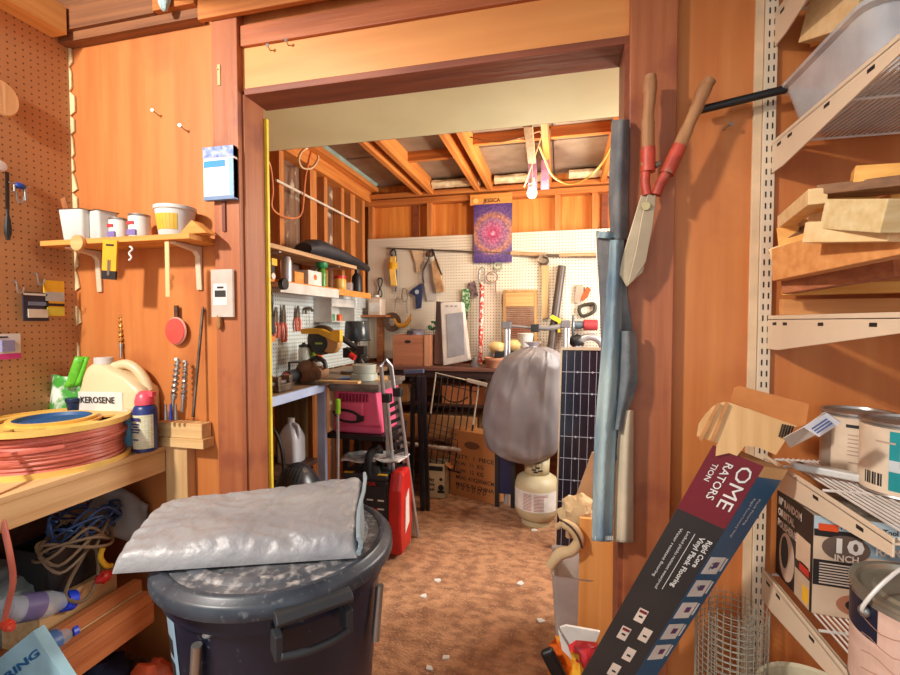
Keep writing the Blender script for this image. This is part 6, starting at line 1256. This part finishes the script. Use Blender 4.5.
for k in range(2): ctext('Locked planks resistant waterproof' if k == 0 else 'Water resistant flooring', .235, .40-.16*k, .010, .19-.03*k)
face(.235, .42, .55, .558, .0025, WINK, 'rule_line')
ICN = mat('cream_icon', (224, 206, 190), .5)
def tile(l, w, dl=.044, dw=.20, red=True):
    face(l, l+dl, w, w+dw, .003, ICN, 'icon'); 
    if red: face(l+.004, l+.012, w+.02, w+dw-.02, .0045, MAR, 'icon_bar')
    face(l+dl*.5, l+dl*.62, w+dw*.3, w+dw*.7, .0045, INK, 'icon_mark')
for l, w in ((.42, .14), (.48, .14)): pass
tile(.50, .36); tile(.575, .24+.10*0); tile(.55, .64, red=False); tile(.63, .56, red=False); tile(.70, .46, red=False)
for k in range(6):
    l = .20+k*.078; 
    if k < 1: continue
    sface(l, l+.056, .08, .72, PAPER, 'side_icon', .003); sface(l+.004, l+.046, .78, .84, PAPER, 'side_caption', .003)
    sface(l+.016, l+.034, .34, .54, mat('violet_mark', (110, 60, 110), .5) if 'violet_mark' not in MATS else MATS['violet_mark'], 'side_mark', .005)
for k, s_ in enumerate(('Rigid Core Luxury Vinyl', 'Plank Flooring')): text(s_, cp(.09, 1, 0, .30-k*.0+.22*k)+wu*.004, ax, side.normalized(), .012, WINK, t, width=.12-.04*k)
for nm, l in (('12', .28), ('5', .36)): text(nm, cp(l+.012, 1, 0, .25)+wu*.005, ax, side.normalized(), .026, BLU, t, bold=.02)
# torn cardboard at the top
m = MB()
YF = YT-.004
m.prism([at(x, y, Y=YF) for x, y in ((697, 436), (699, 424), (706, 414), (714, 406), (724, 402), (731, 403), (797, 426), (790, 432), (785, 441), (776, 455), (757, 447), (745, 446), (737, 456), (729, 453), (716, 456), (717, 443))], (0, .004, 0))
m.build('torn_layer', CARDL, t)
m = MB()
for k, (xa, ya, xb, yb) in enumerate(((719, 403, 700, 440), (727, 403, 712, 441))): m.beam(at(xa, ya, Y=YF-.004), at(xb, yb, Y=YF-.004), .008, .006)
m.build('crease', CARD, t)
MB().prism([at(x, y, Y=1.30) for x, y in ((734, 388), (740, 386), (809, 404), (806, 424), (797, 427), (731, 402))], (0, .004, 0)).build('raised_flap', mat('orange_flap', (222, 142, 76), .7), t)
MB().prism([at(784, 438, Y=1.20), at(790, 448, Y=1.24), at(841, 422, Y=1.10), at(826, 412, Y=1.10), at(806, 426, Y=1.15)], (0, .004, 0)).build('bent_flap', mat('grey_white_card', (206, 196, 184), .6), t)
MB().prism([at(803, 427, Y=1.140), at(827, 413, Y=1.095), at(841, 423, Y=1.095), at(819, 437, Y=1.14)], (0, .001, 0)).build('white_label', mat('cool_white_label', (232, 236, 244), .5), t)
for k in range(3): a = at(812+k*2.5, 430+k*2-1, Y=1.118); c = at(827+k*2.5, 420+k*2-1, Y=1.095); MB().beam(a, c, .002, .003).build('label_print', mat('ink_blue', (70, 90, 140), .5) if 'ink_blue' not in MATS else MATS['ink_blue'], t)
m = MB()
for k in range(5): m.beam(at(783+k*2.6, 424+k*.5, Y=YF-.004), at(779+k*2.6, 437+k*.5, Y=YF-.004), .003+.001*(k % 2), .002)
m.build('barcode', INK, t)
# ---- paint cans
def pcan(x, y, z, r, h, lab, body, cat='paint can'):
    t = thing('paint_can', lab, cat, (x, y, z))
    MB(t).lathe([(r, 0), (r+.002, .003), (r, .006), (r, h-.008), (r+.003, h-.005), (r+.003, h), (r-.004, h), (r-.006, h-.006), (r-.02, h-.006), (r-.024, h-.010), (0, h-.010)], n=48).build('can', STEEL, t, smooth=True)
    MB(t).lathe([(r+.0008, .008), (r+.0008, h-.012)], n=48, cap=False).build('wrapper', body, t, smooth=True)
    return t
def onc(t, r, a0, a1, z0, z1, mt, nm, off=.0016, n=10):
    m = MB(t)
    for i in range(n):
        p, q = a0+(a1-a0)*i/n, a0+(a1-a0)*(i+1)/n; m.quad(*[((r+off)*math.cos(w), (r+off)*math.sin(w), z) for w, z in ((p, z0), (q, z0), (q, z1), (p, z1))])
    return m.build(nm, mt, t)
D = math.radians
LBL = mat('aged_cream_label', (226, 206, 180), .5, 0, (206, 184, 158), 12)
t = pcan(.760, 1.402, 1.0125, .075, .155, 'paint can with stained cream label, left of the teal one', LBL)
onc(t, .075, D(-205), D(-160), .01, .142, mat('dull_grey_metal', (176, 168, 156), .35, .5), 'bare_side')
onc(t, .075, D(-135), D(-85), .120, .128, INK, 'label_print'); onc(t, .075, D(-130), D(-70), .03, .034, mat('faint_print', (190, 160, 140), .6), 'faint_print'); 
for k in range(6): onc(t, .075, D(-132), D(-96-5*(k % 3)), .050+k*.010, .053+k*.010, MATS['faint_print'], 'faint_line')
t = pcan(.768, 1.235, 1.0125, .083, .165, 'paint can with teal and white label on the wire shelf', LBL)
onc(t, .083, D(-142), D(-40), .018, .148, TEAL, 'teal_label'); onc(t, .083, D(-142), D(-40), .060, .085, mat('silver_band', (196, 200, 200), .4), 'white_band', .0024)
onc(t, .083, D(-130), D(-122), .07, .150, mat('grey_paint_drip', (176, 176, 170), .4), 'paint_drip', .003)
onc(t, .083, D(-160), D(-135), .12, .124, MATS['faint_print'], 'faint_line')
for k in range(7): onc(t, .083, D(-176+k*4), D(-174+k*4+(k % 2)), .022, .05, INK, 'barcode', n=1)
onc(t, .083, D(-108), D(-70), .044, .048, WINK, 'white_print', .0026); onc(t, .083, D(-110), D(-76), .032, .036, WINK, 'white_print', .0026)
m = MB(t); m.ell((.086*math.cos(D(-100)), .086*math.sin(D(-100)), .066), (.014, .004, .012), 14); m.build('round_seal', WINK, t)
# cream plastic trim piece lying on the shelf
a, c = at(799, 466, Z=1.03), at(905, 486, Z=1.03)
t = thing('plastic_rail', 'cream plastic rail lying across the front of the paint shelf', 'rail', tuple(a))
MB().beam(a, c, .03, .018).cyl(a+V(0, 0, -.009), a+V(0, 0, .009), .015, n=20).build('rail', WHITE, t, bevel=.004); MB().cyl(a+V(0, 0, .0092), a+V(0, 0, .011), .005, n=14).build('hole', DSTEEL, t)
a, c = at(861, 508, Z=.99), at(910, 512, Z=.99)
tag(MB().tube([at(783, 466, Z=1.017), at(840, 470, Z=1.017), at(905, 478, Z=1.017)], .003, 6).build('loose_wire', WIRE, smooth=True), 'thin white wire lying behind the cream plastic rail', 'wire')
# ---- sander box
N = V(.612, 1.285, .679); t = thing('sander_box', 'black and white random orbital buffer box on the lowest wire shelf', 'box', tuple(N))
h = .245; Lv = V(.0, .19, 0); Rv = V(.40, -.035, 0)
MB().prism([N, N+Rv, N+Rv+Lv, N+Lv], (0, 0, h)).build('box', mat('grey_print_top', (120, 116, 108), .5, 0, (180, 170, 150), 14), t, bevel=.002)
nl = V(-1, 0, 0); nr = V(-.087, -1, 0).normalized()
def bl(u0, u1, v0, v1, mt, nm, off=.001): return MB().prism([N+Lv*u+V(0, 0, h*v)+nl*off for u, v in ((u0, v0), (u1, v0), (u1, v1), (u0, v1))], nl*.0008).build(nm, mt, t)
def br_(u0, u1, v0, v1, mt, nm, off=.001): return MB().prism([N+Rv*u+V(0, 0, h*v)+nr*off for u, v in ((u0, v0), (u1, v0), (u1, v1), (u0, v1))], nr*.0008).build(nm, mt, t)
bl(0, 1, 0, 1, mat('black_box_print', (38, 26, 26), .45), 'left_face'); bl(.04, .42, .0, .30, mat('pale_lower_print', (206, 178, 150), .5), 'pale_corner', .002); bl(.06, .30, .32, .42, RED, 'red_strip', .002); bl(.05, .20, .04, .2, YEL, 'yellow_patch', .003); bl(.04, .40, .40, .68, mat('cream_figure', (220, 190, 160), .5), 'cream_figure', .002)
for k, (s_, w) in enumerate((('10" RANDOM', .10), ('ORBITAL', .075), ('POLISHER/BUFFER', .13))): text(s_, N+Lv*.95+V(0, 0, h*(.84-.13*k))+nl*.002, -Lv, (0, 0, 1), .028, ICN, t, width=w*1.25, bold=.04)
m = MB(); c0 = N+Lv*.66+V(0, 0, h*.30)+nl*.002
m.prism([c0+Lv*(.22*math.cos(q))+V(0, 0, h*.27*math.sin(q)) for q in [i*math.pi/10 for i in range(20)]], nl*.001); m.build('machine_picture', mat('polisher_cream', (214, 184, 160), .5), t)
m = MB(); c0 += nl*.0015; m.prism([c0+Lv*(.10*math.cos(q)+.05)+V(0, 0, h*.18*math.sin(q)+.01) for q in [i*math.pi/10 for i in range(20)]], nl*.001); m.build('machine_body_picture', INK, t)
br_(0, 1, 0, 1, mat('cream_box_face', (222, 196, 168), .5), 'right_face'); br_(0, 1, .86, 1, mat('ice_blue_band', (190, 214, 224), .5), 'top_band', .002); br_(0, 1, .80, .87, INK, 'dark_band', .003); br_(.22, 1, .64, .80, mat('blue_grey_band', (150, 180, 196), .5), 'title_band', .002); br_(0, .42, .30, .56, INK, 'text_block', .002)
br_(.02, .12, .86, .93, mat('fire_orange', (240, 90, 40), .5), 'flame_mark', .004)
text('Performance Tool', N+Rv*.13+V(0, 0, h*.89)+nr*.004, Rv, (0, 0, 1), .018, INK, t, width=.11, bold=.02)
m = MB(); c0 = N+Rv*.16+V(0, 0, h*.70)+nr*.003; m.prism([c0+Rv.normalized()*.048*math.cos(q)+V(0, 0, .032*math.sin(q)) for q in [i*math.pi/12 for i in range(24)]], nr*.001); m.build('badge_oval', mat('brown_grey_oval', (110, 90, 80), .5), t)
text('10', N+Rv*.085+V(0, 0, h*.66)+nr*.005, Rv, (0, 0, 1), .048, PAPER, t, width=.055, bold=.04); text('INCH', N+Rv*.10+V(0, 0, h*.575)+nr*.006, Rv, (0, 0, 1), .022, ICN, t, width=.048, bold=.03); text('RANDOM ORBITAL', N+Rv*.30+V(0, 0, h*.68)+nr*.005, Rv, (0, 0, 1), .026, PAPER, t, width=.22, bold=.03)
for k in range(8): br_(.03, .34-.02*(k % 3), .325+k*.028, .337+k*.028, ICN, 'text_line', .0035)
m = MB(); c0 = N+Rv*.22+V(0, 0, h*.14)+nr*.002; m.prism([c0+Rv.normalized()*.04*math.cos(q)+V(0, 0, .026*math.sin(q)) for q in [i*math.pi/12 for i in range(24)]], nr*.001); m.build('pad_picture', mat('tan_ring', (180, 120, 90), .5), t)
m = MB(); c0 += nr*.0015; m.prism([c0+Rv.normalized()*.022*math.cos(q)+V(0, 0, .015*math.sin(q)) for q in [i*math.pi/12 for i in range(24)]], nr*.001); m.build('pad_centre', INK, t)
# ---- big pail in the corner
t = thing('metal_pail', 'large pink labelled metal pail with wire handle at the lower right corner', 'pail', (.69, 1.03, .679)); r, h = .118, .205
PK = mat('pinkish_beige_label', (222, 188, 170), .5, 0, (206, 170, 152), 8, (1, 1, 4))
MB(t).lathe([(r, 0), (r+.003, .004), (r, .008), (r, h-.01), (r+.005, h-.006), (r+.005, h+.002), (r-.006, h+.002), (r-.01, h-.008), (r-.03, h-.008), (r-.035, h-.002), (0, h-.004)], n=56).build('pail', mat('greenish_tin', (176, 176, 160), .3, .6, (140, 120, 100), 6), t, smooth=True)
onc(t, r, D(-210), D(-20), .01, h-.02, PK, 'wrapper', n=30); onc(t, r, D(-215), D(-160), h-.085, h-.02, mat('navy_corner', (30, 34, 56), .4), 'dark_corner', .0024, 12)
for k in range(4): onc(t, r, D(-120), D(-95+5*(k % 2)), h-.045-k*.012, h-.040-k*.012, INK if k < 1 else MATS['faint_print'], 'label_print', .003)
m = MB(t)
for k in range(5): m.tube([((r+.003)*math.cos(a_), (r+.003)*math.sin(a_), .03+k*.03+.006*math.sin(a_*9+k)) for a_ in [D(-175+q*9) for q in range(14)]], .0008, 4)
m.build('brick_print', mat('brick_line', (190, 140, 120), .6), t)
MB(t).tube([(-(r+.004), -.02, h-.04), (-(r+.012), -.03, h-.02), (-(r-.02), -.03, h+.03), (-.05, -.02, h+.065), (.03, -.01, h+.08), (.11, 0, h+.06)], .0035, 8, smooth=5).build('handle', WIRE, t, smooth=True); MB(t).ell((-(r+.004), -.02, h-.035), (.01, .012, .012), 10).build('handle_ear', STEEL, t, smooth=True)
# ---- wire mesh roll
mc = at(712, 690, Z=.30); 
ctr = V(.468, 1.385, 0); t = thing('wire_mesh_roll', 'roll of pale square wire mesh standing behind the flooring carton', 'mesh roll', tuple(ctr))
m = MB(); R1 = .085
for k in range(30): a_ = k*2*math.pi/30; m.cyl(ctr+V(R1*math.cos(a_), R1*math.sin(a_), .001), ctr+V(R1*math.cos(a_)*1.03, R1*math.sin(a_)*1.03, .62), .0011, n=4)
for k in range(35): m.tube([ctr+V(R1*math.cos(a_), R1*math.sin(a_), .01+k*.0175) for a_ in [q*2*math.pi/24 for q in range(24)]], .0010, 4, closed=True)
m.build('outer_mesh', mat('pale_mesh_wire', (176, 170, 152), .4, .3), t)
m = MB(); R1 = .055
for k in range(20): a_ = k*2*math.pi/20; m.cyl(ctr+V(R1*math.cos(a_), R1*math.sin(a_), .001), ctr+V(R1*math.cos(a_), R1*math.sin(a_), .62), .0011, n=4)
for k in range(35): m.tube([ctr+V(R1*math.cos(a_), R1*math.sin(a_), .01+k*.0175) for a_ in [q*2*math.pi/20 for q in range(20)]], .0010, 4, closed=True)
m.build('inner_mesh', MATS['pale_mesh_wire'], t)
# ---- low bucket
bc_ = V(.62, 1.26, 0); t = thing('cream_bucket', 'cream bucket with rusty contents on the floor below the lowest shelf', 'bucket', tuple(bc_)); hb = .47
MB(t).lathe([(.10, 0), (.125, hb), (.130, hb), (.128, hb+.006), (.120, hb), (.10, .02), (0, .02)], n=40).build('bucket', mat('cream_bucket', (226, 214, 180), .5), t, smooth=True)
MB(t).lathe([(0, hb-.06), (.115, hb-.06)], n=30, cap=False).build('contents', mat('rusty_contents', (130, 84, 44), .8, 0, (80, 50, 30), 20, bump=.5), t)
onc(t, .121, D(-110), D(-30), hb-.16, hb-.03, mat('grey_blue_label', (170, 190, 200), .5, 0, (210, 214, 206), 20), 'label', .004)
for k in range(6): onc(t, .121, D(-105), D(-50-4*(k % 2)), hb-.055-k*.015, hb-.052-k*.015, INK, 'label_line', .006, 6)
tag(MB().cyl((.60, 1.29, hb-.058), (.66, 1.20, hb+.09), .012, n=12).cyl((.66, 1.27, hb-.058), (.70, 1.20, hb+.08), .010, n=12).build('steel_tube', ALU, smooth=True), 'steel tubes standing in the cream bucket', 'tube')
MATS2 = None
